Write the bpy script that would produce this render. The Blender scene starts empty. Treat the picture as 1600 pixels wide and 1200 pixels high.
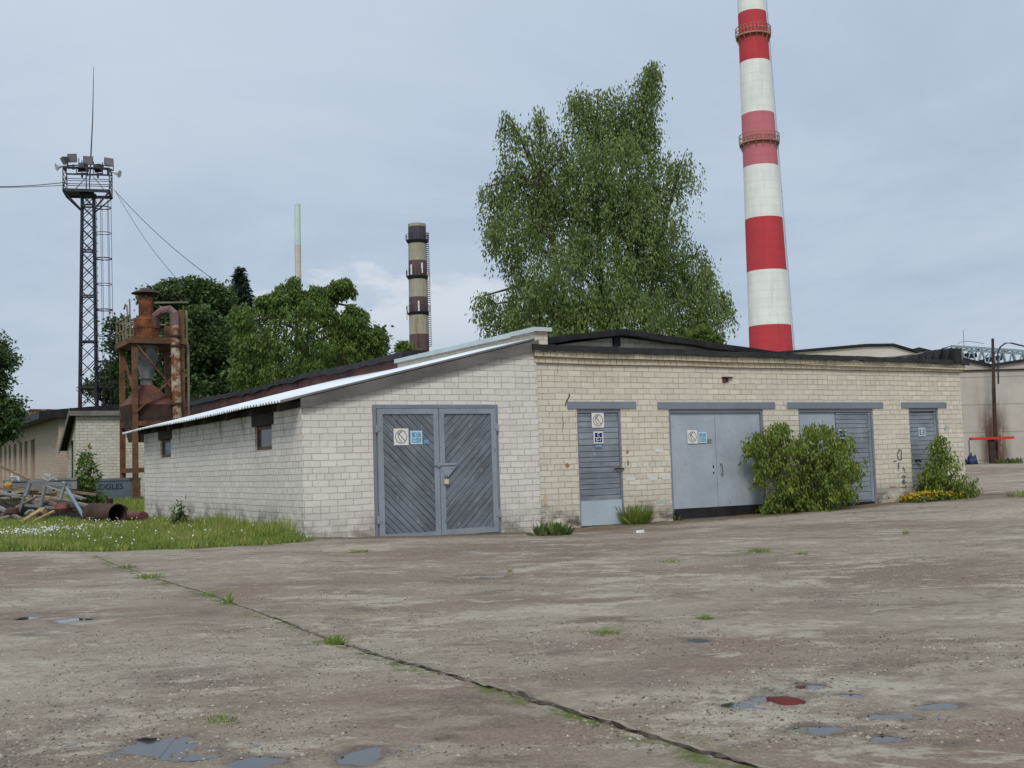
import bpy, math, random
import numpy as np
random.seed(7)
S = bpy.context.scene
COL = S.collection
PI = math.pi
# ------------------------------------------------------------------ camera model
FPX = 1800.0; CAMH = 1.3
ROLL = math.radians(1.75)
PITCH = math.atan(126*math.cos(ROLL)/FPX)
V = lambda *a: np.array(a, float)
Fw = V(0, math.cos(PITCH), math.sin(PITCH)); R0 = V(1, 0, 0); U0 = V(0, -math.sin(PITCH), math.cos(PITCH))
Rt = math.cos(ROLL)*R0 - math.sin(ROLL)*U0
Up = math.sin(ROLL)*R0 + math.cos(ROLL)*U0
CAM = V(0, 0, CAMH)
def ray(px, py): return Fw + Rt*(px-800)/FPX + Up*(600-py)/FPX
def at(px, py, Y):                       # point of the pixel ray at ground distance Y
    d = ray(px, py); return CAM + d*(Y/d[1])
AL = math.radians(30)
ud = V(math.cos(AL), math.sin(AL), 0); wd = V(-math.sin(AL), math.cos(AL), 0)
_d = ray(845, 833); ORG = CAM + _d*(19.0/_d[1]); ORG[2] = 0
def loc(P): q = P-ORG; return V(q@ud, q@wd, P[2])
def wld(x, y, z=0): return ORG + ud*x + wd*y + V(0, 0, z)
def onplane(px, py, ax, val):
    d = ray(px, py); n = ud if ax == 0 else wd
    t = (val-(CAM-ORG)@n)/(d@n); return loc(CAM+d*t)
def fp(px, py=700, y=0): return onplane(px, py, 1, y)
def fx(px, py=700, y=0): return float(fp(px, py, y)[0])
def fz(px, py, y=0): return float(fp(px, py, y)[2])
LEN = 4.064
# ------------------------------------------------------------------ noise
_rng = np.random.default_rng(3)
_perm = _rng.permutation(256); _val = _rng.random(256)
def vnoise(x, y, s=0):
    x = np.asarray(x, float)+s*17.3; y = np.asarray(y, float)+s*9.7
    xi = np.floor(x).astype(int); yi = np.floor(y).astype(int)
    fx_ = x-xi; fy_ = y-yi
    fx_ = fx_*fx_*(3-2*fx_); fy_ = fy_*fy_*(3-2*fy_)
    h = lambda a, b: _val[_perm[(a+_perm[b & 255]) & 255]]
    return (h(xi, yi)*(1-fx_)+h(xi+1, yi)*fx_)*(1-fy_)+(h(xi, yi+1)*(1-fx_)+h(xi+1, yi+1)*fx_)*fy_
def fbm(x, y, o=4, s=0):
    t = 0; a = .5
    for k in range(o): t = t+a*(vnoise(x*2**k, y*2**k, s+k*3)-.5); a *= .5
    return t
# ------------------------------------------------------------------ ground height
_ctl = []
for q in [(470, 840), (590, 838), (690, 835), (780, 831), (845, 834), (935, 821), (1030, 815), (1120, 808), (1210, 800), (1300, 793), (1400, 784), (1505, 773)]:
    p = fp(*q); _ctl.append(wld(p[0], 0, p[2]))
for q in [(228, 818), (300, 822), (380, 830)]:
    p = onplane(*q, 0, -LEN); _ctl.append(wld(-LEN, p[1], p[2]))
_ctl += [V(0, 2, .19), V(-3, 4.5, .19), V(3, 4.5, .19), V(0, 7, .19), V(-4, 8, .20), V(4, 8, .19), V(0, 11, .19), V(6, 11, .20), V(-7, 11, .23), V(0, -10, .19), V(12, 8, .22), V(-12, 8, .24), V(-9, 16, .30), V(16, 18, .32)]
_ctl.append(at(1560, 723, 50)); _ctl.append(at(1620, 724, 50)); _ctl.append(at(1560, 745, 36)); _ctl.append(at(1610, 772, 24))
_ctl.append(at(211, 784, 34)); _ctl.append(at(60, 818, 24)); _ctl.append(at(170, 815, 25)); _ctl.append(at(0, 862, 15.5)); _ctl.append(at(240, 857, 16))
for a in range(0, 360, 30):
    _ctl.append(V(90*math.sin(math.radians(a)), 90*math.cos(math.radians(a)), .55))
    _ctl.append(V(400*math.sin(math.radians(a)), 400*math.cos(math.radians(a)), .55))
_ctl = np.array(_ctl)
def zb(x, y):
    x = np.asarray(x, float); y = np.asarray(y, float)
    sh = x.shape; x = x.ravel(); y = y.ravel()
    num = np.zeros_like(x); den = np.zeros_like(x)
    for c in _ctl:
        k = 1/((x-c[0])**2+(y-c[1])**2+.35)**1.6
        num += k*c[2]; den += k
    return (num/den).reshape(sh)
def zg(x, y): return float(zb(np.array([x]), np.array([y]))[0])
def gp(px, py, Y0=12):                    # ground point under a pixel
    d = ray(px, py); z = .1
    for _ in range(25):
        t = (z-CAMH)/d[2]; P = CAM+d*t
        z = .5*z+.5*zg(P[0], P[1])
    return V(P[0], P[1], zg(P[0], P[1]))
# ------------------------------------------------------------------ mesh builder
def nrm(v): v = np.asarray(v, float); n = np.linalg.norm(v); return v/n if n > 1e-12 else v
class MB:
    def __init__(s): s.v = []; s.f = []; s.m = []
    def add(s, vs, fs, m=0):
        o = len(s.v); s.v += [tuple(map(float, p)) for p in vs]
        for f in fs: s.f.append([i+o for i in f]); s.m.append(m)
        return s
    def box(s, a, b, m=0):
        x0, y0, z0 = a; x1, y1, z1 = b
        x0, x1 = min(x0, x1), max(x0, x1); y0, y1 = min(y0, y1), max(y0, y1); z0, z1 = min(z0, z1), max(z0, z1)
        return s.add([(x0, y0, z0), (x1, y0, z0), (x1, y1, z0), (x0, y1, z0), (x0, y0, z1), (x1, y0, z1), (x1, y1, z1), (x0, y1, z1)],
                     [(0, 3, 2, 1), (4, 5, 6, 7), (0, 1, 5, 4), (1, 2, 6, 5), (2, 3, 7, 6), (3, 0, 4, 7)], m)
    def hexa(s, b4, t4, m=0):
        return s.add(list(b4)+list(t4), [(0, 3, 2, 1), (4, 5, 6, 7), (0, 1, 5, 4), (1, 2, 6, 5), (2, 3, 7, 6), (3, 0, 4, 7)], m)
    def beam(s, p, q, w, h=None, up=(0, 0, 1), m=0):
        h = h or w; p = np.asarray(p, float); q = np.asarray(q, float); d = nrm(q-p)
        a = np.cross(d, up)
        if np.linalg.norm(a) < 1e-3: a = np.cross(d, (1, 0, 0))
        a = nrm(a)*w/2; b = nrm(np.cross(a, d))*h/2
        return s.hexa([p-a-b, p+a-b, p+a+b, p-a+b], [q-a-b, q+a-b, q+a+b, q-a+b], m)
    def tube(s, pts, rad, n=8, m=0, cap=True):
        pts = [np.asarray(p, float) for p in pts]
        if not hasattr(rad, '__len__'): rad = [rad]*len(pts)
        o = len(s.v); ref = None
        for i, p in enumerate(pts):
            d = nrm(pts[min(i+1, len(pts)-1)]-pts[max(i-1, 0)])
            if ref is None: ref = V(1, 0, 0) if abs(d[0]) < .8 else V(0, 1, 0)
            a = nrm(np.cross(d, ref)); b = np.cross(d, a); ref = nrm(np.cross(a, d)) if False else ref
            for k in range(n):
                t = 2*PI*k/n; s.v.append(tuple(p+(a*math.cos(t)+b*math.sin(t))*rad[i]))
        for i in range(len(pts)-1):
            for k in range(n):
                s.f.append([o+i*n+k, o+i*n+(k+1) % n, o+(i+1)*n+(k+1) % n, o+(i+1)*n+k]); s.m.append(m)
        if cap:
            s.f.append([o+k for k in range(n)][::-1]); s.m.append(m)
            s.f.append([o+(len(pts)-1)*n+k for k in range(n)]); s.m.append(m)
        return s
    def lathe(s, prof, n=24, c=(0, 0, 0), ms=None, axis_to=None, capb=False, capt=False):
        # prof: [(r,z)]; axis_to: shift (dx,dy) per unit z
        o = len(s.v); sx, sy = axis_to or (0, 0)
        for r, z in prof:
            for k in range(n):
                t = 2*PI*k/n; s.v.append((c[0]+sx*z+r*math.cos(t), c[1]+sy*z+r*math.sin(t), c[2]+z))
        for i in range(len(prof)-1):
            for k in range(n):
                s.f.append([o+i*n+k, o+i*n+(k+1) % n, o+(i+1)*n+(k+1) % n, o+(i+1)*n+k]); s.m.append(ms[i] if ms else 0)
        if capb: s.f.append([o+k for k in range(n)][::-1]); s.m.append(ms[0] if ms else 0)
        if capt: s.f.append([o+(len(prof)-1)*n+k for k in range(n)]); s.m.append(ms[-1] if ms else 0)
        return s
    def slab2(s, pts, o, ux, uy, t0, t1, m=0):   # prism: 2D outline (ccw) in plane (ux,uy), normal n, from t0 to t1
        o = np.asarray(o, float); ux = np.asarray(ux, float); uy = np.asarray(uy, float); n = np.cross(ux, uy)
        k = len(pts)
        A = [o+ux*a+uy*b+n*t0 for a, b in pts]; B = [o+ux*a+uy*b+n*t1 for a, b in pts]
        return s.add(A+B, [tuple(range(k))[::-1], tuple(range(k, 2*k))]+[(i, (i+1) % k, k+(i+1) % k, k+i) for i in range(k)], m)
    def build(s, name, mats, parent=None, smooth=False, uvoff=(0, 0)):
        me = bpy.data.meshes.new(name); me.from_pydata(s.v, [], s.f)
        if not isinstance(mats, (list, tuple)): mats = [mats]
        for a in mats: me.materials.append(a)
        me.polygons.foreach_set('material_index', s.m)
        uv = me.uv_layers.new(name='UVMap')
        for p in me.polygons:
            n = p.normal
            if abs(n.z) > .75: fu = lambda c: (c.x, c.y)
            else:
                h = math.hypot(n.x, n.y); tx, ty = -n.y/h, n.x/h
                fu = lambda c, tx=tx, ty=ty: (c.x*tx+c.y*ty, c.z)
            for li in p.loop_indices:
                a, b = fu(me.vertices[me.loops[li].vertex_index].co); uv.data[li].uv = (a+uvoff[0], b+uvoff[1])
        if smooth: me.polygons.foreach_set('use_smooth', [True]*len(me.polygons))
        me.update()
        o = bpy.data.objects.new(name, me); COL.objects.link(o)
        if parent: o.parent = parent
        return o
def tag(o, label=None, cat=None, group=None, kind=None):
    if label: o['label'] = label
    if cat: o['category'] = cat
    if group: o['group'] = group
    if kind: o['kind'] = kind
    return o
def thing(name, label, cat, p=(0, 0, 0), rz=0, group=None):
    o = bpy.data.objects.new(name, None); COL.objects.link(o); o.location = p; o.rotation_euler = (0, 0, rz); o.empty_display_size = .2
    return tag(o, label, cat, group)
def smooth_by_angle(o, deg=40):
    me = o.data; me.polygons.foreach_set('use_smooth', [True]*len(me.polygons)); me.set_sharp_from_angle(angle=math.radians(deg))
    return o
def fastmesh(name, verts, faces, mat, attrs=None, parent=None, smooth=False, colors=None):
    me = bpy.data.meshes.new(name); verts = np.asarray(verts, np.float32); faces = np.asarray(faces, np.int32)
    k = faces.shape[1]; me.vertices.add(len(verts)); me.vertices.foreach_set('co', verts.ravel())
    me.loops.add(faces.size); me.loops.foreach_set('vertex_index', faces.ravel())
    me.polygons.add(len(faces)); me.polygons.foreach_set('loop_start', np.arange(0, faces.size, k, dtype=np.int32))
    me.update(calc_edges=True)
    for nm, a in (attrs or {}).items():
        at_ = me.attributes.new(nm, 'FLOAT', 'POINT'); at_.data.foreach_set('value', np.asarray(a, np.float32))
    for a in (mat if isinstance(mat, (list, tuple)) else [mat]): me.materials.append(a)
    if smooth: me.polygons.foreach_set('use_smooth', np.ones(len(faces), bool))
    o = bpy.data.objects.new(name, me); COL.objects.link(o)
    if parent: o.parent = parent
    return o
# ------------------------------------------------------------------ materials
class NT:
    def __init__(s, name):
        s.m = bpy.data.materials.new(name); s.m.use_nodes = True; s.t = s.m.node_tree; s.t.nodes.clear()
        s.out = s.n('ShaderNodeOutputMaterial'); s.b = s.n('ShaderNodeBsdfPrincipled'); s.l(s.b.outputs[0], s.out.inputs[0])
        s.b.inputs['Specular IOR Level'].default_value = .25
    def n(s, t, **k):
        a = s.t.nodes.new(t)
        for q, v in k.items(): setattr(a, q, v)
        return a
    def l(s, a, b): s.t.links.new(a, b)
    def put(s, sock, v):
        if hasattr(v, 'is_linked') or isinstance(v, bpy.types.NodeSocket): s.l(v, sock)
        elif isinstance(v, (tuple, list)): sock.default_value = tuple(v)+((1,) if len(v) == 3 and sock.type == 'RGBA' else ())
        else: sock.default_value = v
    def uv(s): return s.n('ShaderNodeUVMap', uv_map='UVMap').outputs[0]
    def obj(s): return s.n('ShaderNodeTexCoord').outputs['Object']
    def mapping(s, vec, scale=(1, 1, 1), locn=(0, 0, 0), rot=(0, 0, 0)):
        a = s.n('ShaderNodeMapping'); s.l(vec, a.inputs[0]); a.inputs[1].default_value = locn; a.inputs[2].default_value = rot; a.inputs[3].default_value = scale; return a.outputs[0]
    def noise(s, vec, sc, det=4, rough=.55, dist=0, col=False):
        a = s.n('ShaderNodeTexNoise'); s.l(vec, a.inputs['Vector']); a.inputs['Scale'].default_value = sc; a.inputs['Detail'].default_value = det; a.inputs['Roughness'].default_value = rough; a.inputs['Distortion'].default_value = dist
        return a.outputs[1 if col else 0]
    def ramp(s, f, a, b, lo=0., hi=1.):
        r = s.n('ShaderNodeMapRange'); s.put(r.inputs[0], f); r.inputs[1].default_value = a; r.inputs[2].default_value = b; r.inputs[3].default_value = lo; r.inputs[4].default_value = hi; r.interpolation_type = 'SMOOTHSTEP'; return r.outputs[0]
    def math(s, op, a, b=0.):
        r = s.n('ShaderNodeMath', operation=op); s.put(r.inputs[0], a); s.put(r.inputs[1], b); return r.outputs[0]
    def mix(s, f, a, b, mode='MIX'):
        r = s.n('ShaderNodeMix', data_type='RGBA', blend_type=mode); s.put(r.inputs[0], f); s.put(r.inputs[6], a); s.put(r.inputs[7], b); return r.outputs[2]
    def xyz(s, v): a = s.n('ShaderNodeSeparateXYZ'); s.l(v, a.inputs[0]); return a.outputs
    def attr(s, nm): return s.n('ShaderNodeAttribute', attribute_name=nm).outputs['Fac']
    def bump(s, h, dist=.01, st=1.):
        a = s.n('ShaderNodeBump'); s.l(h, a.inputs['Height']); a.inputs['Distance'].default_value = dist; a.inputs['Strength'].default_value = st; s.l(a.outputs[0], s.b.inputs['Normal'])
    def fin(s, col=None, rough=None, metal=None):
        if col is not None: s.put(s.b.inputs['Base Color'], col)
        if rough is not None: s.put(s.b.inputs['Roughness'], rough)
        if metal is not None: s.put(s.b.inputs['Metallic'], metal)
        return s.m
def brick(name, c1, c2, mortar, bw=.26, bh=.098, dirt=.55, dirtz=(.25, .75), stain=(.3, .27, .22), streak=0., headers=False, yoff=0., soot=0.):
    t = NT(name); uv = t.uv()
    w = t.noise(uv, 2.2, 2, .5, col=True)
    v = t.n('ShaderNodeVectorMath', operation='MULTIPLY_ADD'); t.l(w, v.inputs[0]); v.inputs[1].default_value = (.03, .030, 0); t.l(uv, v.inputs[2])
    w2 = t.noise(uv, 16, 2, .5, col=True)
    v2 = t.n('ShaderNodeVectorMath', operation='MULTIPLY_ADD'); t.l(w2, v2.inputs[0]); v2.inputs[1].default_value = (.013, .010, 0); t.l(v.outputs[0], v2.inputs[2])
    mp = t.mapping(v2.outputs[0], locn=(0, yoff, 0))
    def bt(bw_, off):
        b = t.n('ShaderNodeTexBrick', offset=off, offset_frequency=2); t.l(mp, b.inputs['Vector'])
        b.inputs['Color1'].default_value = (0, 0, 0, 1); b.inputs['Color2'].default_value = (1, 1, 1, 1); b.inputs['Mortar'].default_value = (.5, .5, .5, 1)
        b.inputs['Scale'].default_value = 1; b.inputs['Mortar Size'].default_value = .0055; b.inputs['Mortar Smooth'].default_value = .25
        b.inputs['Brick Width'].default_value = bw_; b.inputs['Row Height'].default_value = bh
        return b
    b = bt(bw, .5); rnd = b.outputs[0]; fac = b.outputs[1]
    if headers:                                        # every few courses are header courses
        b2 = bt(bw/2, .5); rowv = t.xyz(mp)[1]
        row = t.math('FLOOR', t.math('DIVIDE', rowv, bh)); sel = t.math('COMPARE', t.math('FLOORED_MODULO', row, 5.0), 2.0)
        sel.node.inputs[2].default_value = .1
        hn = t.noise(mp, .9, 1); sel = t.math('MULTIPLY', sel, t.math('GREATER_THAN', hn, .42))
        rnd = t.mix(sel, rnd, b2.outputs[0]); fm = t.n('ShaderNodeMix'); t.l(sel, fm.inputs[0]); t.l(fac, fm.inputs[2]); t.l(b2.outputs[1], fm.inputs[3]); fac = fm.outputs[0]
    n1 = t.noise(uv, .7, 5, .6); n2 = t.noise(uv, 9, 4, .65); n3 = t.noise(uv, 60, 3, .7)
    rn2 = t.math('ADD', t.math('MULTIPLY', rnd, .75), t.math('MULTIPLY', t.noise(uv, 5, 2), .4)); c = t.mix(rn2, tuple(min(.9, x*1.05) for x in c1), tuple(x*.92 for x in c2))
    c = t.mix(t.ramp(n1, .35, .75), c, tuple(x*.86 for x in c1))
    c = t.mix(t.ramp(n2, .5, .8, 0, .35), c, tuple(x*.7 for x in c2))
    c = t.mix(t.ramp(n3, .6, .75, 0, .35), c, stain)
    mb_ = t.noise(uv, 2.6, 3, .6)
    fac = t.math('MULTIPLY', fac, t.ramp(mb_, .25, .6, .35, 1.0))
    c = t.mix(fac, c, mortar)
    z = t.xyz(uv)[1]
    dn = t.noise(t.mapping(uv, scale=(1.6, 2.4, 1)), 1., 5, .62)
    dm = t.math('MULTIPLY', t.ramp(z, dirtz[1], dirtz[0]), t.ramp(dn, .46, .60, 0, dirt))
    c = t.mix(dm, c, (.085, .075, .065))
    d2 = t.math('MULTIPLY', t.ramp(z, dirtz[1]+.15, dirtz[0]-.1), t.ramp(t.noise(uv, 3.5, 5, .7), .38, .60, 0, .5)); c = t.mix(d2, c, (.20, .165, .125))
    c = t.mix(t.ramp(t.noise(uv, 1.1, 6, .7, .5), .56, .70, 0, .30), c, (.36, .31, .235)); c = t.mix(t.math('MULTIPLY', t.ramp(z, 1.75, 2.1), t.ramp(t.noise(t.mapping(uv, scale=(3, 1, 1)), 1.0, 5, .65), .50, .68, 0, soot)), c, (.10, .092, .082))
    sn = t.noise(t.mapping(uv, scale=(7, .45, 1)), 1., 4, .6)
    c = t.mix(t.ramp(sn, .60, .80, 0, .25+streak), c, stain)
    h = t.math('ADD', t.math('MULTIPLY', t.math('SUBTRACT', 1., fac), 1.), t.math('MULTIPLY', n2, .35))
    h = t.math('ADD', h, t.math('MULTIPLY', rnd, .25))
    t.bump(h, .010, .9)
    return t.fin(c, .88)
def paint(name, c, var=.18, rust=0., rough=.5, sc=1.2, chips=None, grain=None, bumpd=.0012, grot=0., gk=.55):
    t = NT(name); o = t.obj()
    n1 = t.noise(o, sc, 5, .6); n2 = t.noise(o, sc*9, 5, .65)
    col = t.mix(t.ramp(n1, .3, .7), tuple(x*(1-var) for x in c), tuple(min(1, x*(1+var)) for x in c))
    if grain:
        g = t.noise(t.mapping(t.mapping(o, rot=(0, grot, 0)), scale=grain), 1., 5, .65); col = t.mix(t.ramp(g, .48, .70, 0, gk), col, tuple(min(1, x*1.5) for x in c)); col = t.mix(t.ramp(g, .42, .25, 0, .5), col, tuple(x*.5 for x in c))
    else: col = t.mix(t.ramp(n2, .5, .75, 0, .35), col, tuple(x*.72 for x in c))
    if chips: col = t.mix(t.ramp(t.noise(o, sc*5, 6, .7), .60, .68), col, chips)
    if rust:
        rn = t.noise(o, sc*2.2, 6, .68); rc = t.mix(t.noise(o, sc*14, 3), (.10, .035, .016), (.26, .10, .035))
        col = t.mix(t.ramp(rn, .62-rust*.25, .72-rust*.25), col, rc)
    t.bump(n2, bumpd, .8)
    return t.fin(col, rough)
M = {}
M['brick_white'] = brick('painted brick', (.76, .71, .64), (.695, .645, .575), (.46, .415, .335), dirt=.6, headers=True)
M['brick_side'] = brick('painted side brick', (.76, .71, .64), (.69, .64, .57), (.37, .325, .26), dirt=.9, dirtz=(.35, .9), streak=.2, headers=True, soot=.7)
M['brick_yellow'] = brick('cream brick', (.735, .67, .55), (.64, .578, .465), (.41, .33, .225), dirt=.95, dirtz=(.3, .78), headers=True, yoff=-.028)
M['brick_cornice'] = brick('cornice brick', (.68, .60, .45), (.58, .51, .37), (.26, .17, .08), bw=.13, yoff=-.028, dirt=0)
M['brick_house'] = brick('pale brick', (.72, .68, .57), (.62, .58, .48), (.30, .27, .21), headers=True)
M['brick_pink'] = brick('pinkish brick', (.58, .45, .35), (.50, .39, .30), (.33, .26, .21))
M['brick_attic'] = brick('attic brick', (.56, .51, .42), (.47, .43, .35), (.22, .19, .15))
M['frame'] = paint('door frame paint', (.255, .285, .315), .10, rough=.45, sc=2, chips=(.17, .19, .21))
for q_, rt_ in (('plank', -PI/4), ('plank2', PI/4)): M[q_] = paint('weathered plank paint', (.145, .162, .178), .25, rough=.6, sc=2.3, grain=(2.2, 6, 26), chips=(.27, .285, .295), grot=rt_, gk=.85)
M['board'] = paint('board paint', (.215, .238, .262), .28, rough=.55, sc=1.5, grain=(1.3, 1, 26), chips=(.30, .32, .34), gk=.8)
M['steel_door'] = paint('steel door paint', (.375, .415, .455), .10, rust=.0, rough=.42, sc=1.6, chips=(.30, .33, .36), bumpd=.004)
M['kick'] = paint('kick plate', (.40, .47, .51), .08, rough=.4)
M['lintel'] = paint('lintel paint', (.20, .22, .265), .10, rough=.55)
M['black'] = paint('bitumen', (.022, .020, .020), .4, rough=.55, sc=3, bumpd=.01)
M['dark'] = paint('dark gap', (.018, .017, .017), .2, rough=.9)
M['darkwood'] = paint('dark wood', (.045, .036, .030), .3, rough=.8, grain=(2, 12, 12))
M['fascia'] = paint('weathered fascia', (.135, .120, .108), .22, rough=.8, grain=(.8, 10, 14))
M['roofsheet'] = paint('pale corrugated sheet', (.76, .79, .81), .07, rough=.42, sc=.6)
M['coping'] = paint('galvanised coping', (.50, .565, .565), .10, rough=.38, sc=1.5)
M['flash'] = paint('red brown flashing', (.115, .048, .042), .4, rough=.6, sc=1.4, chips=(.05, .035, .033))
M['rust'] = paint('rust', (.17, .058, .026), .55, rough=.85, sc=3.6, chips=(.36, .27, .19))
M['rustbeam'] = paint('rusty beam', (.135, .068, .034), .45, rough=.8, sc=2.0, chips=(.24, .16, .09))
M['elbow'] = paint('mauve rust', (.17, .105, .10), .3, rust=.2, rough=.7, sc=2.5)
M['rustdark'] = paint('dark rust', (.060, .036, .028), .4, rough=.85, sc=2.5)
M['rustred'] = paint('red oxide', (.135, .052, .040), .3, rough=.75, sc=2)
M['rustduct'] = paint('peeling duct', (.40, .34, .255), .25, rust=.7, rough=.7, sc=1.5)
M['galv'] = paint('galvanised duct', (.24, .25, .245), .4, rust=.35, rough=.4, sc=1.5)
M['railing'] = paint('old railing', (.22, .185, .125), .3, rough=.7)
M['mast'] = paint('mast paint', (.042, .038, .050), .3, rough=.5)
M['lampglass'] = paint('floodlight glass', (.19, .18, .19), .1, rough=.2)
M['horn'] = paint('horn paint', (.55, .56, .56), .1, rough=.5)
M['white'] = paint('sign white', (.75, .74, .70), .06, rough=.4, sc=6)
M['signred'] = paint('faded sign red', (.27, .17, .15), .2, rough=.4, sc=20)
M['signblk'] = paint('sign dark', (.10, .12, .11), .2, rough=.4)
M['signblue'] = paint('faded sign blue', (.16, .34, .49), .12, rough=.4, sc=15)
M['signpale'] = paint('pale sign ink', (.50, .66, .74), .1, rough=.4, sc=15)
M['signnavy'] = paint('navy sign', (.012, .018, .14), .15, rough=.4)
M['teal'] = paint('teal pole', (.16, .235, .26), .2, rough=.5)
M['brass'] = paint('padlock', (.62, .56, .40), .1, rough=.35)
M['wood'] = paint('old planks', (.19, .135, .088), .3, rough=.8, grain=(1, 14, 14), sc=3)
M['woodtan'] = paint('tan planks', (.30, .205, .105), .25, rough=.8, grain=(1, 14, 14), sc=3)
M['woodgrey'] = paint('grey planks', (.20, .185, .16), .25, rough=.85, grain=(1, 14, 14), sc=3)
M['steelgrey'] = paint('grey steel', (.185, .195, .195), .2, rust=.15, rough=.55, sc=2)
M['bin'] = paint('bin paint', (.125, .165, .195), .25, rust=.2, rough=.55, sc=1.3)
M['ink'] = paint('stencil ink', (.025, .035, .05), .2, rough=.7)
M['rubble'] = paint('scrap heap', (.055, .048, .042), .6, rough=.95, sc=4, chips=(.17, .13, .09), bumpd=.04)
M['glass'] = paint('dusty pane', (.075, .095, .11), .25, rough=.15)
M['winframe'] = paint('brown frame', (.16, .065, .035), .2, rough=.6)
M['red'] = paint('red board', (.52, .045, .025), .15, rough=.45)
M['pale'] = paint('pale plaster', (.56, .525, .46), .1, rough=.85, sc=.5)
M['ochre'] = paint('ochre', (.36, .23, .06), .2, rough=.8)
M['navybundle'] = paint('navy plastic', (.02, .035, .09), .5, rough=.35, chips=(.45, .5, .58), sc=3)
M['gantry'] = paint('gantry paint', (.25, .32, .35), .2, rough=.5, sc=.7)
M['mint'] = paint('mint stack', (.55, .68, .60), .06, rough=.6, sc=.12)
M['cable'] = paint('cable', (.05, .05, .055), .1, rough=.6)
def bands(name, cols, streak=0., rings=.9, sp=.25):
    out = []
    for i, c in enumerate(cols):
        t = NT(name+' '+str(i)); o = t.obj()
        n = t.noise(o, .35, 5, .6); g = t.noise(t.mapping(o, scale=(1.2, 1.2, .08)), 1., 4, .6)
        z = t.xyz(o)[2]; rg = t.math('SINE', t.math('MULTIPLY', z, rings*6.283))
        col = t.mix(t.ramp(n, .3, .75, 0, 1), tuple(x*.93 for x in c), tuple(min(.95, x*1.06) for x in c))
        col = t.mix(t.ramp(rg, .6, 1, 0, sp), col, tuple(x*.8 for x in c))
        if streak:
            col = t.mix(t.ramp(g, .45, .72, 0, streak), col, tuple(x*.42 for x in c)); col = t.mix(t.ramp(t.noise(t.mapping(o, scale=(.9, .9, .1)), 1.7, 4, .7), .5, .75, 0, streak*.8), col, (.20, .105, .06))
        out.append(t.fin(col, .8))
    return out
M['stack'] = bands('striped stack', [(.86, .86, .80), (.54, .056, .068), (.57, .17, .20)], streak=.16)
M['oldstack'] = bands('old stack', [(.40, .36, .275), (.125, .078, .082), (.080, .070, .082)], streak=.85)
M['ring'] = paint('gallery', (.40, .24, .16), .3, rough=.7, sc=.5)
# concrete panels
t = NT('concrete panels'); uv = t.uv(); n1 = t.noise(uv, .35, 6, .65); n2 = t.noise(uv, 3, 5, .65)
b = t.n('ShaderNodeTexBrick', offset=0.0); t.l(t.mapping(uv, locn=(0, -.1, 0)), b.inputs['Vector']); b.inputs['Scale'].default_value = 1; b.inputs['Brick Width'].default_value = 6; b.inputs['Row Height'].default_value = 1.2; b.inputs['Mortar Size'].default_value = .03; b.inputs['Mortar Smooth'].default_value = .5
c = t.mix(t.ramp(n1, .3, .7), (.42, .385, .34), (.54, .50, .435)); c = t.mix(t.ramp(n2, .55, .8, 0, .5), c, (.60, .575, .52)); c = t.mix(t.math('MULTIPLY', b.outputs[1], .55), c, (.20, .18, .15))
c = t.mix(t.ramp(t.noise(t.mapping(uv, scale=(1.3, .2, 1)), 1, 4), .55, .75, 0, .5), c, (.30, .235, .175))
t.bump(n2, .01); M['panel'] = t.fin(c, .9)
# leaves
def leafmat(name, dark, mid, light, trans=.28, rough=.55):
    t = NT(name); a = t.attr('tint')
    c = t.mix(t.ramp(a, 0., .5), dark, mid); c = t.mix(t.ramp(a, .5, 1.), c, light)
    t.fin(c, rough); t.b.inputs['Specular IOR Level'].default_value = .22
    tr = t.n('ShaderNodeBsdfTranslucent'); t.l(t.mix(.5, c, tuple(min(1, x*1.5) for x in light)), tr.inputs[0])
    mx = t.n('ShaderNodeMixShader'); mx.inputs[0].default_value = trans; t.l(t.b.outputs[0], mx.inputs[1]); t.l(tr.outputs[0], mx.inputs[2]); t.l(mx.outputs[0], t.out.inputs[0])
    return t.m
M['birch'] = leafmat('birch leaves', (.075, .118, .036), (.138, .196, .053), (.215, .275, .075))
M['linden'] = leafmat('dark leaves', (.042, .078, .028), (.075, .125, .042), (.125, .18, .056))
M['ash'] = leafmat('bright leaves', (.050, .095, .022), (.105, .170, .034), (.195, .250, .055))
M['spruce'] = leafmat('spruce needles', (.018, .036, .026), (.028, .055, .038), (.045, .08, .05))
M['bush'] = leafmat('bush leaves', (.050, .092, .018), (.135, .200, .032), (.30, .335, .065))
M['weed'] = leafmat('weed leaves', (.05, .085, .025), (.09, .14, .035), (.16, .2, .06))
M['grass'] = leafmat('grass blades', (.095, .150, .030), (.165, .235, .044), (.33, .355, .10), .2)
M['flower'] = leafmat('white petals', (.55, .56, .50), (.7, .7, .65), (.8, .8, .76), .1)
M['yflower'] = leafmat('yellow petals', (.42, .25, .01), (.62, .40, .012), (.70, .50, .03), .1)
M['bark'] = paint('bark', (.10, .085, .07), .3, rough=.9, sc=5)
M['birchbark'] = paint('birch bark', (.50, .48, .45), .2, rough=.8, sc=3, chips=(.05, .045, .04))
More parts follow.
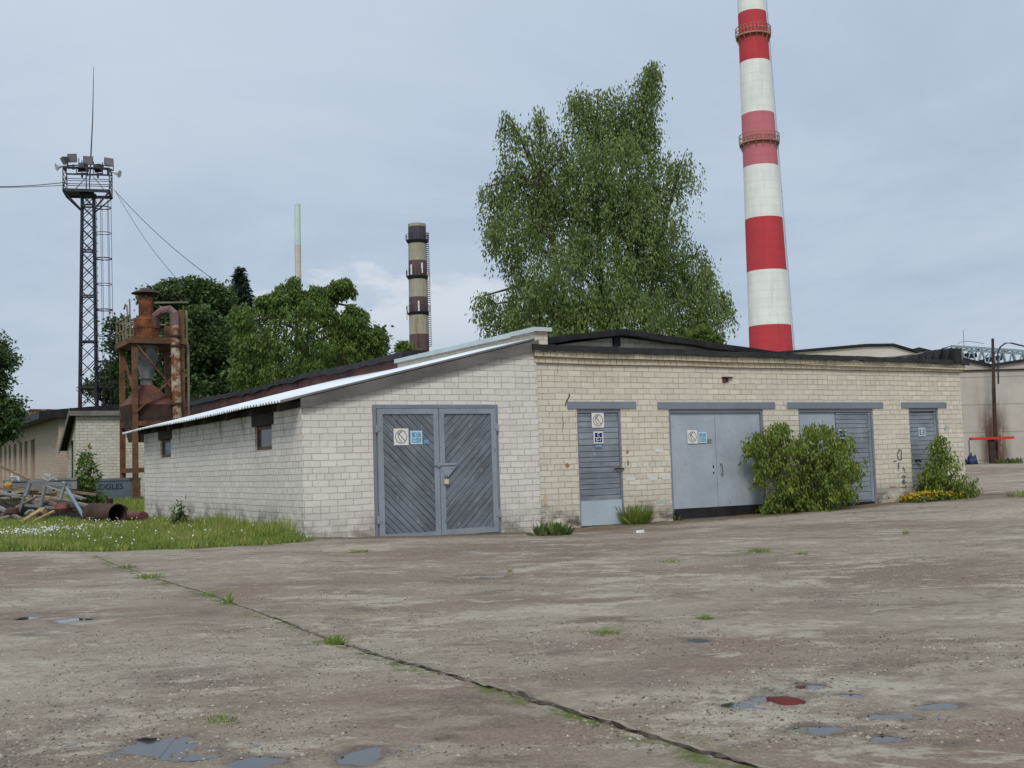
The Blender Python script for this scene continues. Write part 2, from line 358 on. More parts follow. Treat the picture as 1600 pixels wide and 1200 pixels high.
# ground
t = NT('weathered yard concrete'); o = t.n('ShaderNodeTexCoord').outputs['Object']
st = t.mapping(o, scale=(.55, 1., 1.), rot=(0, 0, math.radians(-14)))
n1 = t.noise(st, .42, 6, .62, .6); n2 = t.noise(st, 1.5, 6, .68, .3); n3 = t.noise(o, 7, 5, .7); n4 = t.noise(o, 34, 4, .75); n5 = t.noise(o, 110, 2, .6)
n6 = t.noise(o, 62, 3, .7)
nL = t.noise(st, .17, 4, .55, .8)
c = t.mix(t.ramp(n4, .54, .64, 0, .9), (.225, .186, .146), (.085, .066, .053)); c = t.mix(t.ramp(n4, .43, .33, 0, .9), c, (.46, .41, .335))
c = t.mix(t.ramp(n6, .54, .62, 0, .75), c, (.085, .064, .049)); c = t.mix(t.ramp(n6, .44, .36, 0, .65), c, (.43, .37, .285))
k1 = t.mix(t.ramp(n1, .40, .58), (.205, .152, .110), (.330, .285, .222))
k1 = t.mix(t.ramp(nL, .49, .58, 0, .75), k1, (.40, .355, .285)); k1 = t.mix(t.ramp(nL, .47, .37, 0, .8), k1, (.158, .118, .087))
k1 = t.mix(t.ramp(n2, .53, .62, 0, .95), k1, (.47, .425, .345)); k1 = t.mix(t.ramp(n2, .46, .33, 0, .95), k1, (.125, .090, .068))
k1 = t.mix(t.ramp(t.noise(st, .9, 5, .65, 1.), .55, .66, 0, .8), k1, (.145, .115, .097))
k1 = t.mix(t.ramp(t.noise(st, 3.4, 5, .7, .4), .57, .63, 0, .75), k1, (.50, .455, .37))
k1 = t.mix(t.ramp(n3, .51, .63, 0, .7), k1, (.205, .155, .112)); k1 = t.mix(t.ramp(n3, .42, .31, 0, .6), k1, (.40, .355, .28))
c = t.mix(.62, c, k1); c = t.mix(1., c, (1.06, 1.03, .99), 'MULTIPLY')
vo = t.n('ShaderNodeTexVoronoi'); t.l(o, vo.inputs['Vector']); vo.inputs['Scale'].default_value = 40
pe = t.math('MULTIPLY', t.ramp(vo.outputs[0], .36, .16), t.ramp(t.xyz(vo.outputs[1])[0], .70, .78)); c = t.mix(t.math('MULTIPLY', pe, .45), c, (.42, .38, .31))
vo2 = t.n('ShaderNodeTexVoronoi'); t.l(o, vo2.inputs['Vector']); vo2.inputs['Scale'].default_value = 17
pd = t.math('MULTIPLY', t.ramp(vo2.outputs[0], .34, .2), t.ramp(t.xyz(vo2.outputs[1])[1], .86, .9)); c = t.mix(t.math('MULTIPLY', pd, .45), c, (.07, .058, .048))
c = t.mix(t.math('MULTIPLY', t.attr('soil'), t.ramp(n3, .3, .6, .45, 1)), c, t.mix(n4, (.085, .055, .032), (.20, .138, .082)))
wet = t.math('MULTIPLY', t.attr('wet'), t.ramp(n3, .25, .6, .4, 1)); c = t.mix(wet, c, t.mix(1., c, (.52, .50, .50), 'MULTIPLY'))
moss = t.math('MULTIPLY', t.attr('moss'), t.ramp(n3, .42, .58)); c = t.mix(moss, c, t.mix(n4, (.06, .085, .016), (.15, .17, .035)))
c = t.mix(t.attr('turf'), c, t.mix(n3, (.055, .075, .022), (.10, .125, .035)))
h = t.math('ADD', t.math('MULTIPLY', n3, .6), t.math('MULTIPLY', n4, .6)); h = t.math('ADD', h, t.math('ADD', t.math('MULTIPLY', n5, .18), t.math('MULTIPLY', pe, .10)))
t.bump(h, .032, 1.)
rg = t.ramp(wet, 0, 1, .9, .5)
M['ground'] = t.fin(c, rg)
t = NT('puddle water'); M['water'] = t.fin((.035, .032, .028), .02); t.b.inputs['Specular IOR Level'].default_value = .5; t.b.inputs['IOR'].default_value = 1.5

# ------------------------------------------------------------------ shared shape helpers
def text2d(body, size):
    cu = bpy.data.curves.new('txt', 'FONT'); cu.body = body; cu.size = size; cu.align_x = 'CENTER'; cu.align_y = 'CENTER'; cu.offset = size*.018
    ob = bpy.data.objects.new('txt', cu); COL.objects.link(ob); bpy.context.view_layer.update()
    me = bpy.data.meshes.new_from_object(ob.evaluated_get(bpy.context.evaluated_depsgraph_get()))
    vs = [(v.co.x, v.co.y) for v in me.vertices]; fs = [tuple(p.vertices) for p in me.polygons]
    bpy.data.objects.remove(ob); bpy.data.curves.remove(cu); bpy.data.meshes.remove(me)
    return vs, fs
def put2d(mb, vs, fs, cx, cz, y, m):      # flat marks on a facade-parallel face (normal -y)
    mb.add([(cx+a, y, cz+b) for a, b in vs], fs, m)
def ring2d(r0, r1, n=40):
    vs = []; fs = []
    for k in range(n):
        t = 2*PI*k/n; vs += [(r0*math.cos(t), r0*math.sin(t)), (r1*math.cos(t), r1*math.sin(t))]
    for k in range(n): fs.append((2*k, 2*k+1, (2*k+3) % (2*n), (2*k+2) % (2*n)))
    return vs, fs
def bar2d(p, q, w):
    d = nrm(V(q[0]-p[0], q[1]-p[1])); n = V(-d[1], d[0])*w/2; p = V(*p); q = V(*q)
    return [tuple(p-n), tuple(q-n), tuple(q+n), tuple(p+n)], [(0, 1, 2, 3)]
def nosmoke(parent, x0, x1, z0, z1, y, name='no_smoking_sign', tilt=0.):
    mb = MB(); mb.box((x0, y, z0), (x1, y-.006, z1)); w = x1-x0; h = z1-z0; cx = (x0+x1)/2; cz = (z0+z1)/2; r = w*.40; yy = y-.0085
    v, f = ring2d(r*.90, r*1.03); put2d(mb, [(a, b*h/w*.98) for a, b in v], f, cx, cz, yy, 1)
    put2d(mb, *bar2d((-r*.55, r*.62*h/w), (r*.68, -r*.66*h/w), w*.055), cx, cz, yy-.0004, 1)
    put2d(mb, *bar2d((-r*.55, r*.30*h/w), (r*.10, r*.82*h/w), w*.06), cx, cz, yy-.0008, 2)
    put2d(mb, *bar2d((-r*.56, r*.34*h/w), (-r*.45, -r*.15*h/w), w*.045), cx, cz, yy-.0012, 2)
    put2d(mb, *bar2d((-r*.45, -r*.12*h/w), (-r*.12, -r*.68*h/w), w*.045), cx, cz, yy-.0016, 2)
    put2d(mb, *bar2d((-r*.12, -r*.66*h/w), (r*.12, -r*.60*h/w), w*.03), cx, cz, yy-.0020, 2)
    o = mb.build(name, [M['white'], M['signred'], M['signblk']], parent)
    return o
def plate(parent, x0, x1, z0, z1, y, top, bot, bg, ink, border, name='zone_sign'):
    mb = MB(); mb.box((x0, y, z0), (x1, y-.006, z1)); w = x1-x0; h = z1-z0; cx = (x0+x1)/2; b = w*.12; yy = y-.0085
    if bot:
        zm = z0+h*.5
        for a0, a1 in ((zm+h*.03, z1-b), (z0+b, zm-h*.03)): mb.add([(x0+b, yy, a0), (x1-b, yy, a0), (x1-b, yy, a1), (x0+b, yy, a1)], [(0, 1, 2, 3)], 1)
        put2d(mb, *text2d(top, h*.38), cx, (zm+h*.03+z1-b)/2, yy-.002, 2); put2d(mb, *text2d(bot, h*.36), cx, (z0+b+zm-h*.03)/2, yy-.002, 2)
    else:
        mb.add([(x0+b, yy, z0+b), (x1-b, yy, z0+b), (x1-b, yy, z1-b), (x0+b, yy, z1-b)], [(0, 1, 2, 3)], 1); put2d(mb, *text2d(top, h*.80), cx, (z0+z1)/2, yy-.002, 2)
    return mb.build(name, [border, bg, ink], parent)
def wall_open(mb, x0, x1, z0, top, ops, y, depth, mk=None, m=0):
    """wall in plane y (front faces -y), openings [(xa,xb,za,zb)], top(x)->z, with reveals of given depth"""
    xs = sorted({x0, x1, *[a for o in ops for a in o[:2]]})
    mk = mk or (lambda x, yy, z: (x, yy, z))
    for a, b in zip(xs, xs[1:]):
        mid = (a+b)/2; seg = sorted([(o[2], o[3]) for o in ops if o[0] <= mid <= o[1]])
        z = z0
        for lo, hi in seg+[(None, None)]:
            if lo is None:
                mb.add([mk(a, y, z), mk(b, y, z), mk(b, y, top(b)), mk(a, y, top(a))], [(0, 1, 2, 3)], m)
            else:
                if lo > z+1e-4: mb.add([mk(a, y, z), mk(b, y, z), mk(b, y, lo), mk(a, y, lo)], [(0, 1, 2, 3)], m)
                z = hi
    for a, b, lo, hi in ops:
        yb = y+depth
        mb.add([mk(a, y, lo), mk(a, yb, lo), mk(a, yb, hi), mk(a, y, hi)], [(0, 1, 2, 3)], m)
        mb.add([mk(b, yb, lo), mk(b, y, lo), mk(b, y, hi), mk(b, yb, hi)], [(0, 1, 2, 3)], m)
        mb.add([mk(a, y, hi), mk(a, yb, hi), mk(b, yb, hi), mk(b, y, hi)], [(0, 1, 2, 3)], m)
        mb.add([mk(a, y, lo), mk(b, y, lo), mk(b, yb, lo), mk(a, yb, lo)], [(0, 1, 2, 3)], m)
def clip_poly(poly, x0, x1, z0, z1):
    def cl(P, f, ip):
        out = []
        for i in range(len(P)):
            a, b = P[i], P[(i+1) % len(P)]; fa, fb = f(a), f(b)
            if fa >= 0: out.append(a)
            if (fa >= 0) != (fb >= 0): t = fa/(fa-fb); out.append((a[0]+(b[0]-a[0])*t, a[1]+(b[1]-a[1])*t))
        return out
    for f in (lambda p: p[0]-x0, lambda p: x1-p[0], lambda p: p[1]-z0, lambda p: z1-p[1]):
        if len(poly) < 3: return []
        poly = cl(poly, f, None)
    return poly
def prism_y(mb, poly, y0, y1, m=0):       # xz outline extruded along y
    k = len(poly); mb.add([(a, y0, b) for a, b in poly]+[(a, y1, b) for a, b in poly], [tuple(range(k)), tuple(range(k, 2*k))[::-1]]+[(i, k+i, k+(i+1) % k, (i+1) % k) for i in range(k)], m)
def boards(mb, x0, x1, z0, z1, y, th, bw=.095, seed=0, m=0):
    r = random.Random(seed); z = z0
    while z < z1-.02:
        h = min(bw*r.uniform(.85, 1.15), z1-z); d = r.uniform(0, .010); s = r.uniform(-.002, .002)
        mb.box((x0+.004, y, z+.005), (x1-.004, y-th-d, z+h-.004), m); z += h
def chevron(mb, x0, x1, z0, z1, y, th, bw, sgn, seed=0, m=0):
    r = random.Random(seed); L = (x1-x0)+(z1-z0); c = -L
    while c < L:
        w = bw*r.uniform(.9, 1.1); k = w*1.414
        a0, a1 = c+.006, c+k-.006
        if sgn > 0: P = [(x0, z0+a0), (x1, z0+a0+(x1-x0)), (x1, z0+a1+(x1-x0)), (x0, z0+a1)]
        else: P = [(x0, z0+a0+(x1-x0)), (x1, z0+a0), (x1, z0+a1), (x0, z0+a1+(x1-x0))]
        P = clip_poly(P, x0, x1, z0, z1)
        if len(P) > 2: prism_y(mb, P, y-th-r.uniform(0, .007), y, m)
        c += k
# ------------------------------------------------------------------ brick garage block (right, with the row of doors)
G = thing('brick_garage', 'long cream brick garage block with grey doors and a black bitumen roof edge', 'garage', ORG, AL)
XR = 10.44; TOPZ = lambda x: 3.20-.0065*x
d1 = (fx(903), fx(972), .20, 2.20); g2 = (fx(1047), fx(1195), .20, 2.19); g3 = (fx(1250), fx(1367), .20, 2.19); d4 = (fx(1423), fx(1469), .25, 2.20)
hole = (fx(1133), fx(1143), fz(1138, 598), fz(1138, 590))
mb = MB(); RV = .085
wall_open(mb, 0, XR, -.3, lambda x: TOPZ(x)-.02, [d1, g2, g3, d4, hole], 0, RV)
mb.add([(XR, 0, -.3), (XR, 24, -.3), (XR, 24, 3.1), (XR, 0, 3.1)], [(0, 1, 2, 3)])
mb.add([(XR, 24, -.3), (0, 24, -.3), (0, 24, 3.1), (XR, 24, 3.1)], [(0, 1, 2, 3)])
mb.add([(0, 24, -.3), (0, 0, -.3), (0, 0, 3.1), (0, 24, 3.1)], [(0, 1, 2, 3)])
mb.build('wall', M['brick_yellow'], G)
mb = MB()
for nm, zlo, zhi, pr in (('c', 2.968, 3.068, .045), ('c', 3.073, 3.172, .095)):
    n = 26
    for i in range(n):
        a = -.03-pr*.3 + (XR+.06+pr*.6)*i/n; b = -.03-pr*.3+(XR+.06+pr*.6)*(i+1)/n
        sg = lambda x: (TOPZ(x)-3.2)*(1 if zlo > 3 else .25)+.006*math.sin(x*2.1+zlo*9)
        mb.hexa([(a, -pr, zlo+sg(a)), (b, -pr, zlo+sg(b)), (b, .1, zlo+sg(b)), (a, .1, zlo+sg(a))], [(a, -pr, zhi+sg(a)), (b, -pr, zhi+sg(b)), (b, .1, zhi+sg(b)), (a, .1, zhi+sg(a))])
mb.build('cornice', M['brick_cornice'], G)
# bitumen edge: ragged strip hanging over the cornice
mb = MB(); n = 150
xs = [-.12+(XR+.28)*i/n for i in range(n+1)]
up = [TOPZ(x)+.055+.012*float(vnoise(x*2, 0))+.01*float(vnoise(x*9, 2)) for x in xs]; dn = [TOPZ(x)-.035+.035*(float(vnoise(x*3.3, 5))-.5)+.03*(float(vnoise(x*13, 7))-.5) for x in xs]
pj = [-.135-.025*float(vnoise(x*4, 9)) for x in xs]
for i in range(n):
    a, b = xs[i], xs[i+1]
    mb.hexa([(a, pj[i], dn[i]), (b, pj[i+1], dn[i+1]), (b, -.10, dn[i+1]+.01), (a, -.10, dn[i]+.01)], [(a, pj[i]+.02, up[i]), (b, pj[i+1]+.02, up[i+1]), (b, .6, up[i+1]+.01), (a, .6, up[i]+.01)])
mb.box((.01, .55, 3.05), (XR-.01, 23.9, 3.13))
mb.build('roof_edge', M['black'], G)
# low black attic gable behind the parapet
AY = 2.0; zA = fz(965, 516, AY); xA = fx(965, 516, AY); xE = fx(1250, 556, AY); zE = fz(1250, 556, AY); zS = zA-(xA-.22)*.136
mb = MB(); P = [(.24, 3.05), (xE-.1, 3.05), (xE-.1, zE-.10), (xA, zA-.13), (.24, zS-.13)]
prism_y(mb, P, AY, AY+.25); mb.build('attic_gable', M['brick_attic'], G)
mb = MB(); n = 14
def roofstrip(xa, za, xb, zb_, y0, y1, th, sag=.03):
    for i in range(n):
        t0, t1 = i/n, (i+1)/n; f = lambda t: (xa+(xb-xa)*t, za+(zb_-za)*t-sag*math.sin(PI*t)+.003*math.sin(t*23))
        (a, za0), (b, zb0) = f(t0), f(t1); ga = th*(1.1+.08*math.sin(a*5)); gb = th*(1.1+.08*math.sin(b*5))
        mb.hexa([(a, y0, za0-ga), (b, y0, zb0-gb), (b, y1, zb0-gb), (a, y1, za0-ga)], [(a, y0, za0), (b, y0, zb0), (b, y1, zb0), (a, y1, za0)])
roofstrip(.2, zS, xA, zA, AY-.22, 22, .10, -.02); roofstrip(xA, zA, xE+.25, zE-.03, AY-.22, 22, .10, .015)
mb.box((fx(957, 530, AY)-.0, AY-.05, zA-.32), (fx(967, 530, AY), AY-.003, zA-.10))
mb.build('attic_roof', M['black'], G)
# left parapet with pale coping, then the flashing wall behind it
mb = MB(); mb.box((-.06, -.10, 3.20), (.19, 5.38, 3.475)); mb.build('parapet', M['brick_yellow'], G)
mb = MB()
mb.box((-.11, -.17, 3.478), (.24, .62, 3.545)); mb.box((-.115, .60, 3.455), (.235, 5.42, 3.535)); mb.box((-.118, -.175, 3.465), (-.112, .61, 3.54))
for k in range(4): mb.box((-.118, .6+1.2*k, 3.45), (.238, .64+1.2*k, 3.541))
mb.build('coping', M['coping'], G)
mb = MB()
for k in range(9):
    a = 5.42+k*2.06; j = random.uniform(-.02, .02); mb.box((-.02+j, a, 2.2), (.2, a+2.045, 3.60+random.uniform(-.02, .02)))
mb.build('side_flashing', M['flash'], G)
mb = MB(); n = 60
for k in range(n):
    a = 5.1+k*18.9/n; b = a+18.9/n; f = lambda y: 3.66+.03*float(vnoise(y*1.2, 3))+.02*math.sin(y*.7)+.02*float(vnoise(y*6, 1)); g = lambda y: .1+.07*float(vnoise(y*2.3, 6))
    mb.hexa([(-.09, a, f(a)-g(a)), (.5, a, f(a)-.12), (.5, b, f(b)-.12), (-.09, b, f(b)-g(b))], [(-.07, a, f(a)), (.5, a, f(a)+.02), (.5, b, f(b)+.02), (-.07, b, f(b))])
mb.build('side_roof_edge', M['black'], G)
# right parapet with torn bitumen
mb = MB(); mb.box((XR-.27, -.08, 3.10), (XR+.01, 18, 3.40)); mb.build('end_parapet', M['brick_yellow'], G)
rr = random.Random(4); mb = MB(); n = 70
for k in range(n):
    a = -.05+k*14/n; b = a+14/n+.02; q = rr.random(); zt = 3.34+.05*rr.random() if a > .6 else 3.44+.03*rr.random()
    o_ = .02+.10*rr.random(); mb.hexa([(XR-.34-o_-.12, a, 3.08), (XR-.24, a, 3.08), (XR-.24, b, 3.08), (XR-.36-o_, b, 3.08)], [(XR-.30-o_*.4, a, zt), (XR-.25, a, zt+.02), (XR-.25, b, zt+.01), (XR-.30-o_*.3, b, zt-.04*rr.random())])
mb.box((XR-.33, -.16, 3.15), (XR-.1, -.05, 3.44)); mb.build('torn_bitumen', M['black'], G)
mb = MB()
for k in range(12): a = .4+k*1.1; mb.box((XR-.31, a, 3.405), (XR+.03, a+1.08, 3.43+.012*rr.random()))
mb.build('end_coping', M['brick_attic'], G)
# lintels
for (pa, pb, z0, z1) in ((886, 993, 2.207, 2.325), (1027, 1210, 2.20, 2.318), (1230, 1379, 2.20, 2.318), (1408, 1478, 2.205, 2.318)):
    mb = MB(); mb.box((fx(pa, 632), -.018, z0), (fx(pb, 632), .06, z1)); mb.build('lintel', M['lintel'], G)
# vent hole
mb = MB(); mb.box((hole[0], .05, hole[2]), (hole[1], .08, hole[3])); mb.box((hole[0]+.01, -.03, hole[2]+.01), (hole[0]+.06, .05, hole[3]-.015), 1); mb.build('vent_hole', [M['dark'], M['rust']], G)
mb = MB(); mb.box((hole[0]-.01, -.05, hole[3]-.005), (hole[1]+.07, .03, hole[3]+.012)); mb.build('vent_cover', M['rustdark'], G)
# cracks, paint dabs and graffiti on the brickwork
def crackline(pts, w, name, m, y=-.004):
    mb = MB(); rr = random.Random(len(pts))
    P = []
    for (a, b) in zip(pts, pts[1:]):
        for k in range(6): t = k/6; P.append((a[0]+(b[0]-a[0])*t+rr.uniform(-.012, .012), a[1]+(b[1]-a[1])*t+rr.uniform(-.012, .012)))
    P.append(pts[-1])
    for a, b in zip(P, P[1:]): v, f = bar2d(a, b, w*rr.uniform(.5, 1.3)); put2d(mb, v, f, 0, 0, y-rr.uniform(0, .0015), 0)
    return mb.build(name, m, G)
px2 = lambda L: [tuple(fp(a, b)[[0, 2]]) for a, b in L]
crackline(px2([(890, 615), (888, 622), (884, 628), (883, 634)]), .018, 'crack', M['dark']); crackline(px2([(874, 541), (873, 556), (871, 570), (870, 584)]), .006, 'crack', M['rustdark'])
crackline(px2([(879, 650), (880, 662), (878, 676)]), .006, 'crack', M['rustdark'])
def blob(pxy, rx, rz, mat, name, y=-.0045, seed=0):
    rr = random.Random(seed); c = fp(*pxy); n = 14; mb = MB()
    if rx > rz*2: n = 12
    v = [(rx*(.7+.5*rr.random())*math.cos(2*PI*k/n), rz*(.7+.5*rr.random())*math.sin(2*PI*k/n)) for k in range(n)]
    if rx > rz*2: v = [(rx*max(-1, min(1, 1.7*math.cos(2*PI*k/n)))*(.9+.15*rr.random()), rz*max(-1, min(1, 1.7*math.sin(2*PI*k/n)))*(.85+.2*rr.random())) for k in range(n)]
    put2d(mb, v, [tuple(range(n))], c[0], c[2], y, 0); return mb.build(name, mat, G)
M['dabwhite'] = paint('white dab', (.66, .66, .62), .05); M['dabpeach'] = paint('peach dab', (.56, .42, .30), .1); M['daborange'] = paint('orange dab', (.37, .20, .12), .3, sc=20); M['dabmint'] = paint('mint dab', (.40, .48, .40), .1)
for i, (q, a, b, m) in enumerate([((985, 748), .10, .034, 'dabwhite'), ((1020, 748), .09, .036, 'dabwhite'), ((1041, 746), .09, .036, 'dabwhite'), ((1030, 704), .09, .03, 'dabwhite'), ((1007, 716), .035, .03, 'dabwhite'), ((1013, 732), .04, .035, 'dabwhite'),
        ((886, 727), .045, .035, 'daborange'), ((980, 706), .035, .035, 'daborange'), ((981, 723), .018, .05, 'signblk'), ((1033, 783), .10, .035, 'dabmint'), ((852, 780), .03, .09, 'dabpeach'), ((1395, 761), .08, .012, 'daborange'), ((1411, 761), .08, .012, 'daborange'), ((1480, 704), .14, .04, 'dabwhite'), ((1478, 668), .06, .06, 'dabmint')]):
    blob(q, a, b, M[m], 'paint_mark', y=-.0045-.0002*i, seed=i)
for pts in ([(1403, 716), (1402, 709), (1404, 703), (1408, 703), (1408, 717), (1406, 719), (1403, 718)], [(1396, 721), (1401, 720)], [(1404, 723), (1403, 736)], [(1411, 730), (1414, 739)], [(1409, 746), (1411, 743), (1414, 745), (1411, 748)], [(1409, 752), (1414, 750), (1410, 756), (1416, 753)], [(1415, 758), (1415, 764)]):
    crackline(px2(pts), .026, 'graffiti', M['signblk'], y=-.006)
# doors
DY = .055                                   # front face of door leaves, inside the reveal
def backing(x0, x1, z0, z1): mb = MB(); mb.box((x0+.002, RV-.004, z0), (x1-.002, RV+.02, z1)); return mb
def doorframe(o, parent, w=.05):
    mb = backing(*o); mb.box((o[0]+.002, .02, o[2]), (o[0]+w, RV-.006, o[3]-.002)); mb.box((o[1]-w, .02, o[2]), (o[1]-.002, RV-.006, o[3]-.002)); mb.box((o[0]+w, .02, o[3]-.06), (o[1]-w, RV-.006, o[3]-.002))
    return mb.build('door_frame', M['lintel'], parent)
# door 1: boards + kick plate
doorframe(d1, G, .035)
mb = MB(); kz = fz(937, 783); boards(mb, d1[0]+.04, d1[1]-.04, kz, d1[3]-.07, RV-.01, .035, .094, 5); mb.box((d1[0]+.06, RV-.05, 1.835), (d1[0]+.55, RV-.06, 1.875))
D = mb.build('plank_door', M['board'], G); tag(D, 'grey door of horizontal boards with a pale kick plate')
mb = MB(); mb.box((d1[0]+.035, RV-.012, .235), (d1[1]-.035, RV-.066, kz+.01)); mb.build('kick_plate', M['kick'], D)
mb = MB(); mb.box((fx(959), .03, fz(964, 738)), (fx(967), .038, fz(964, 727))); mb.tube([(fx(962), .03, fz(964, 732)), (fx(962), -.02, fz(964, 732)), (fx(973), -.02, fz(964, 733))], .014, 8, 1); mb.build('door_handle', [M['steelgrey'], M['rustdark']], D)
nosmoke(D, fx(927), fx(946), fz(936, 668), fz(936, 645), .022)
plate(D, fx(929), fx(944), fz(936, 693), fz(936, 674), .022, 'C', 'G-1', M['signnavy'], M['white'], M['white'])
mb = MB(); mb.box((fx(932), .030, fz(936, 699)), (fx(941), .02, fz(936, 695))); mb.build('number_tag', M['signblue'], D)
# gate 2: steel double door
doorframe(g2, G, .05)
xm = fx(1121.5); gz = .43
for a, b, nm in ((g2[0]+.055, xm-.006, 1), (xm+.006, g2[1]-.055, 2)):
    mb = MB(); mb.box((a, DY, gz), (b, DY+.025, g2[3]-.065)); mb.box((a, DY-.004, gz), (a+.03, DY-.0005, g2[3]-.065)); mb.box((b-.03, DY-.004, gz), (b, DY-.0005, g2[3]-.065))
    D = mb.build('steel_gate_leaf', M['steel_door'], G)
    if nm == 1:
        nosmoke(D, fx(1077), fx(1092.5), fz(1085, 693), fz(1085, 672), DY-.012)
        plate(D, fx(1094), fx(1107), fz(1100, 692), fz(1100, 675), DY-.012, 'C', 'G-1', M['signblue'], M['signpale'], M['signpale'])
        mb = MB(); mb.box((fx(1108.5), DY-.012, fz(1111, 692)), (fx(1114.5), DY-.006, fz(1111, 686))); mb.build('number_tag', M['steelgrey'], D)
        for za, zb3 in ((1.13, 1.18), (1.03, 1.06)): mb = MB(); mb.box((xm-.09, DY-.012, za), (xm-.07, DY-.0045, zb3)); mb.build('lock_plate', M['dark'], D)
    else:
        mb = MB(); mb.tube([(xm+.09, DY-.004, 1.20), (xm+.09, DY-.05, 1.19), (xm+.10, DY-.05, 1.02), (xm+.10, DY-.004, 1.01)], .011, 8); mb.build('gate_handle', M['steelgrey'], D)
mb = MB(); mb.box((g2[0]+.05, .035, .27), (g2[1]-.05, RV-.01, gz-.01)); mb.build('gap_shade_strip', M['black'], G)  # black strip painted in as the shade of the gap under the gate
# gate 3
doorframe(g3, G, .04)
xm = fx(1310)
mb = MB(); mb.box((g3[0]+.045, DY, .30), (xm-.005, DY+.025, g3[3]-.065)); mb.build('steel_gate_leaf', M['steel_door'], G)
mb = MB(); boards(mb, xm+.005, g3[1]-.12, .36, g3[3]-.07, RV-.01, .03, .094, 9); mb.box((g3[1]-.118, RV-.052, .36), (g3[1]-.045, RV-.008, g3[3]-.07)); mb.box((xm+.002, RV-.058, .40), (g3[1]-.12, RV-.053, .46))
D = mb.build('plank_gate_leaf', M['board'], G)
plate(D, fx(1313), fx(1324.5), fz(1319, 685), fz(1319, 671), .026, 'C', 'G-1', M['signnavy'], M['white'], M['signpale'])
mb = MB(); mb.box((xm+.02, .05, .26), (g3[1]-.045, RV-.006, .355)); mb.build('gap_shade_strip', M['black'], G)  # same black fill, standing in for the shaded gap below the plank leaf
# door 4
doorframe(d4, G, .04)
mb = MB(); boards(mb, d4[0]+.045, d4[1]-.1, .45, d4[3]-.10, RV-.01, .03, .09, 13); mb.box((d4[1]-.098, RV-.05, .35), (d4[1]-.045, RV-.008, d4[3]-.07)); mb.box((d4[0]+.043, RV-.045, .35), (d4[1]-.1, RV-.008, .447))
D = mb.build('plank_door', M['board'], G); tag(D, 'narrow grey board door with a white letter E')
plate(D, fx(1438), fx(1448.5), fz(1443, 681.5), fz(1443, 668), .026, 'E', None, M['lintel'], M['white'], M['signpale'])
mb = MB(); mb.tube([(fx(1432), .04, fz(1433, 720)), (fx(1432), -.03, fz(1433, 719)), (fx(1436), -.03, fz(1433, 721))], .02, 8); mb.build('door_handle', M['dark'], D)
# ------------------------------------------------------------------ lean-to garage (left, painted white)
LT = thing('lean_to_garage', 'white painted brick lean-to garage with a double plank gate and pale corrugated roof', 'garage', ORG, AL)
GY = -.03; BK = 10.45; SL = .2375; RT = lambda x: 3.30+SL*x
gate = (fx(583, 700, GY), fx(779, 700, GY), .225, 2.275)
mb = MB(); wall_open(mb, -LEN, 0.0, -.3, lambda x: RT(x)-.02, [gate], GY, .12); mb.build('front_wall', M['brick_white'], LT)
w1 = (1.37, 2.24, 1.655, 2.30); w2 = (7.93, 8.85, 1.67, 2.30)
mb = MB(); mk = lambda y, xx, z: (-LEN+xx, BK-y+GY, z)     # left wall, walked from the back to the front so it faces -x
wall_open(mb, 0, BK, -.3, lambda s: RT(-LEN)-.03, [(BK+GY-w1[1], BK+GY-w1[0], w1[2], w1[3]), (BK+GY-w2[1], BK+GY-w2[0], w2[2], w2[3])], 0, .14, mk)
mb.add([(0, BK+GY, -.3), (-LEN, BK+GY, -.3), (-LEN, BK+GY, RT(-LEN)), (0, BK+GY, RT(0))], [(0, 1, 2, 3)])
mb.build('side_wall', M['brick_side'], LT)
for w in (w1, w2):
    mb = MB(); x = -LEN+.035
    for a, b, c, d in ((w[0], w[0]+.06, w[2], w[3]), (w[1]-.06, w[1], w[2], w[3]), (w[0]+.06, w[1]-.06, w[2], w[2]+.055), (w[0]+.06, w[1]-.06, 1.99, 2.04)): mb.box((x, a, c), (x+.05, b, d))
    W = mb.build('window', M['winframe'], LT)
    mb = MB(); mb.box((x+.02, w[0]+.05, w[2]+.05), (x+.03, w[1]-.05, 2.0)); mb.build('pane', M['glass'], W)
    mb = MB(); mb.box((x+.012, w[0]+.05, 2.035), (x+.034, w[1]-.05, w[3])); mb.build('boarding', M['darkwood'], W)
    mb = MB(); mb.box((-LEN-.02, w[0]-.10, 2.05), (-LEN+.06, w[1]+.12, 2.26)); mb.build('window_lintel', M['darkwood'], LT)
# roof: corrugations run down the slope (along x)
nx, per, amp = 3, .135, .020
ys = np.arange(-.10, BK+.55, per/8); V_ = []; F_ = []
xe = -LEN-.34
for i, y in enumerate(ys):
    jag = .03*float(vnoise(np.array(y*1.1), np.array(3.)))+ (.02 if int(y/.9) % 2 else 0)
    for j in range(nx+1):
        x = xe-jag+(.0-xe+jag)*j/nx; V_.append((x, y, RT(x)+.062+amp*math.sin(2*PI*y/per)+.012*math.sin(y*.9)+.01*float(vnoise(np.array(y*.7), np.array(1.)))-(.035*max(0, y-6)/5)*(1-j/nx)))
ny = len(ys)
for i in range(ny-1):
    for j in range(nx): a = i*(nx+1)+j; F_.append((a, a+1, a+nx+2, a+nx+1))
ro = fastmesh('corrugated_roof', V_, F_, M['roofsheet'], parent=LT, smooth=True)
sm = ro.modifiers.new('thick', 'SOLIDIFY'); sm.thickness = .007; sm.offset = -1
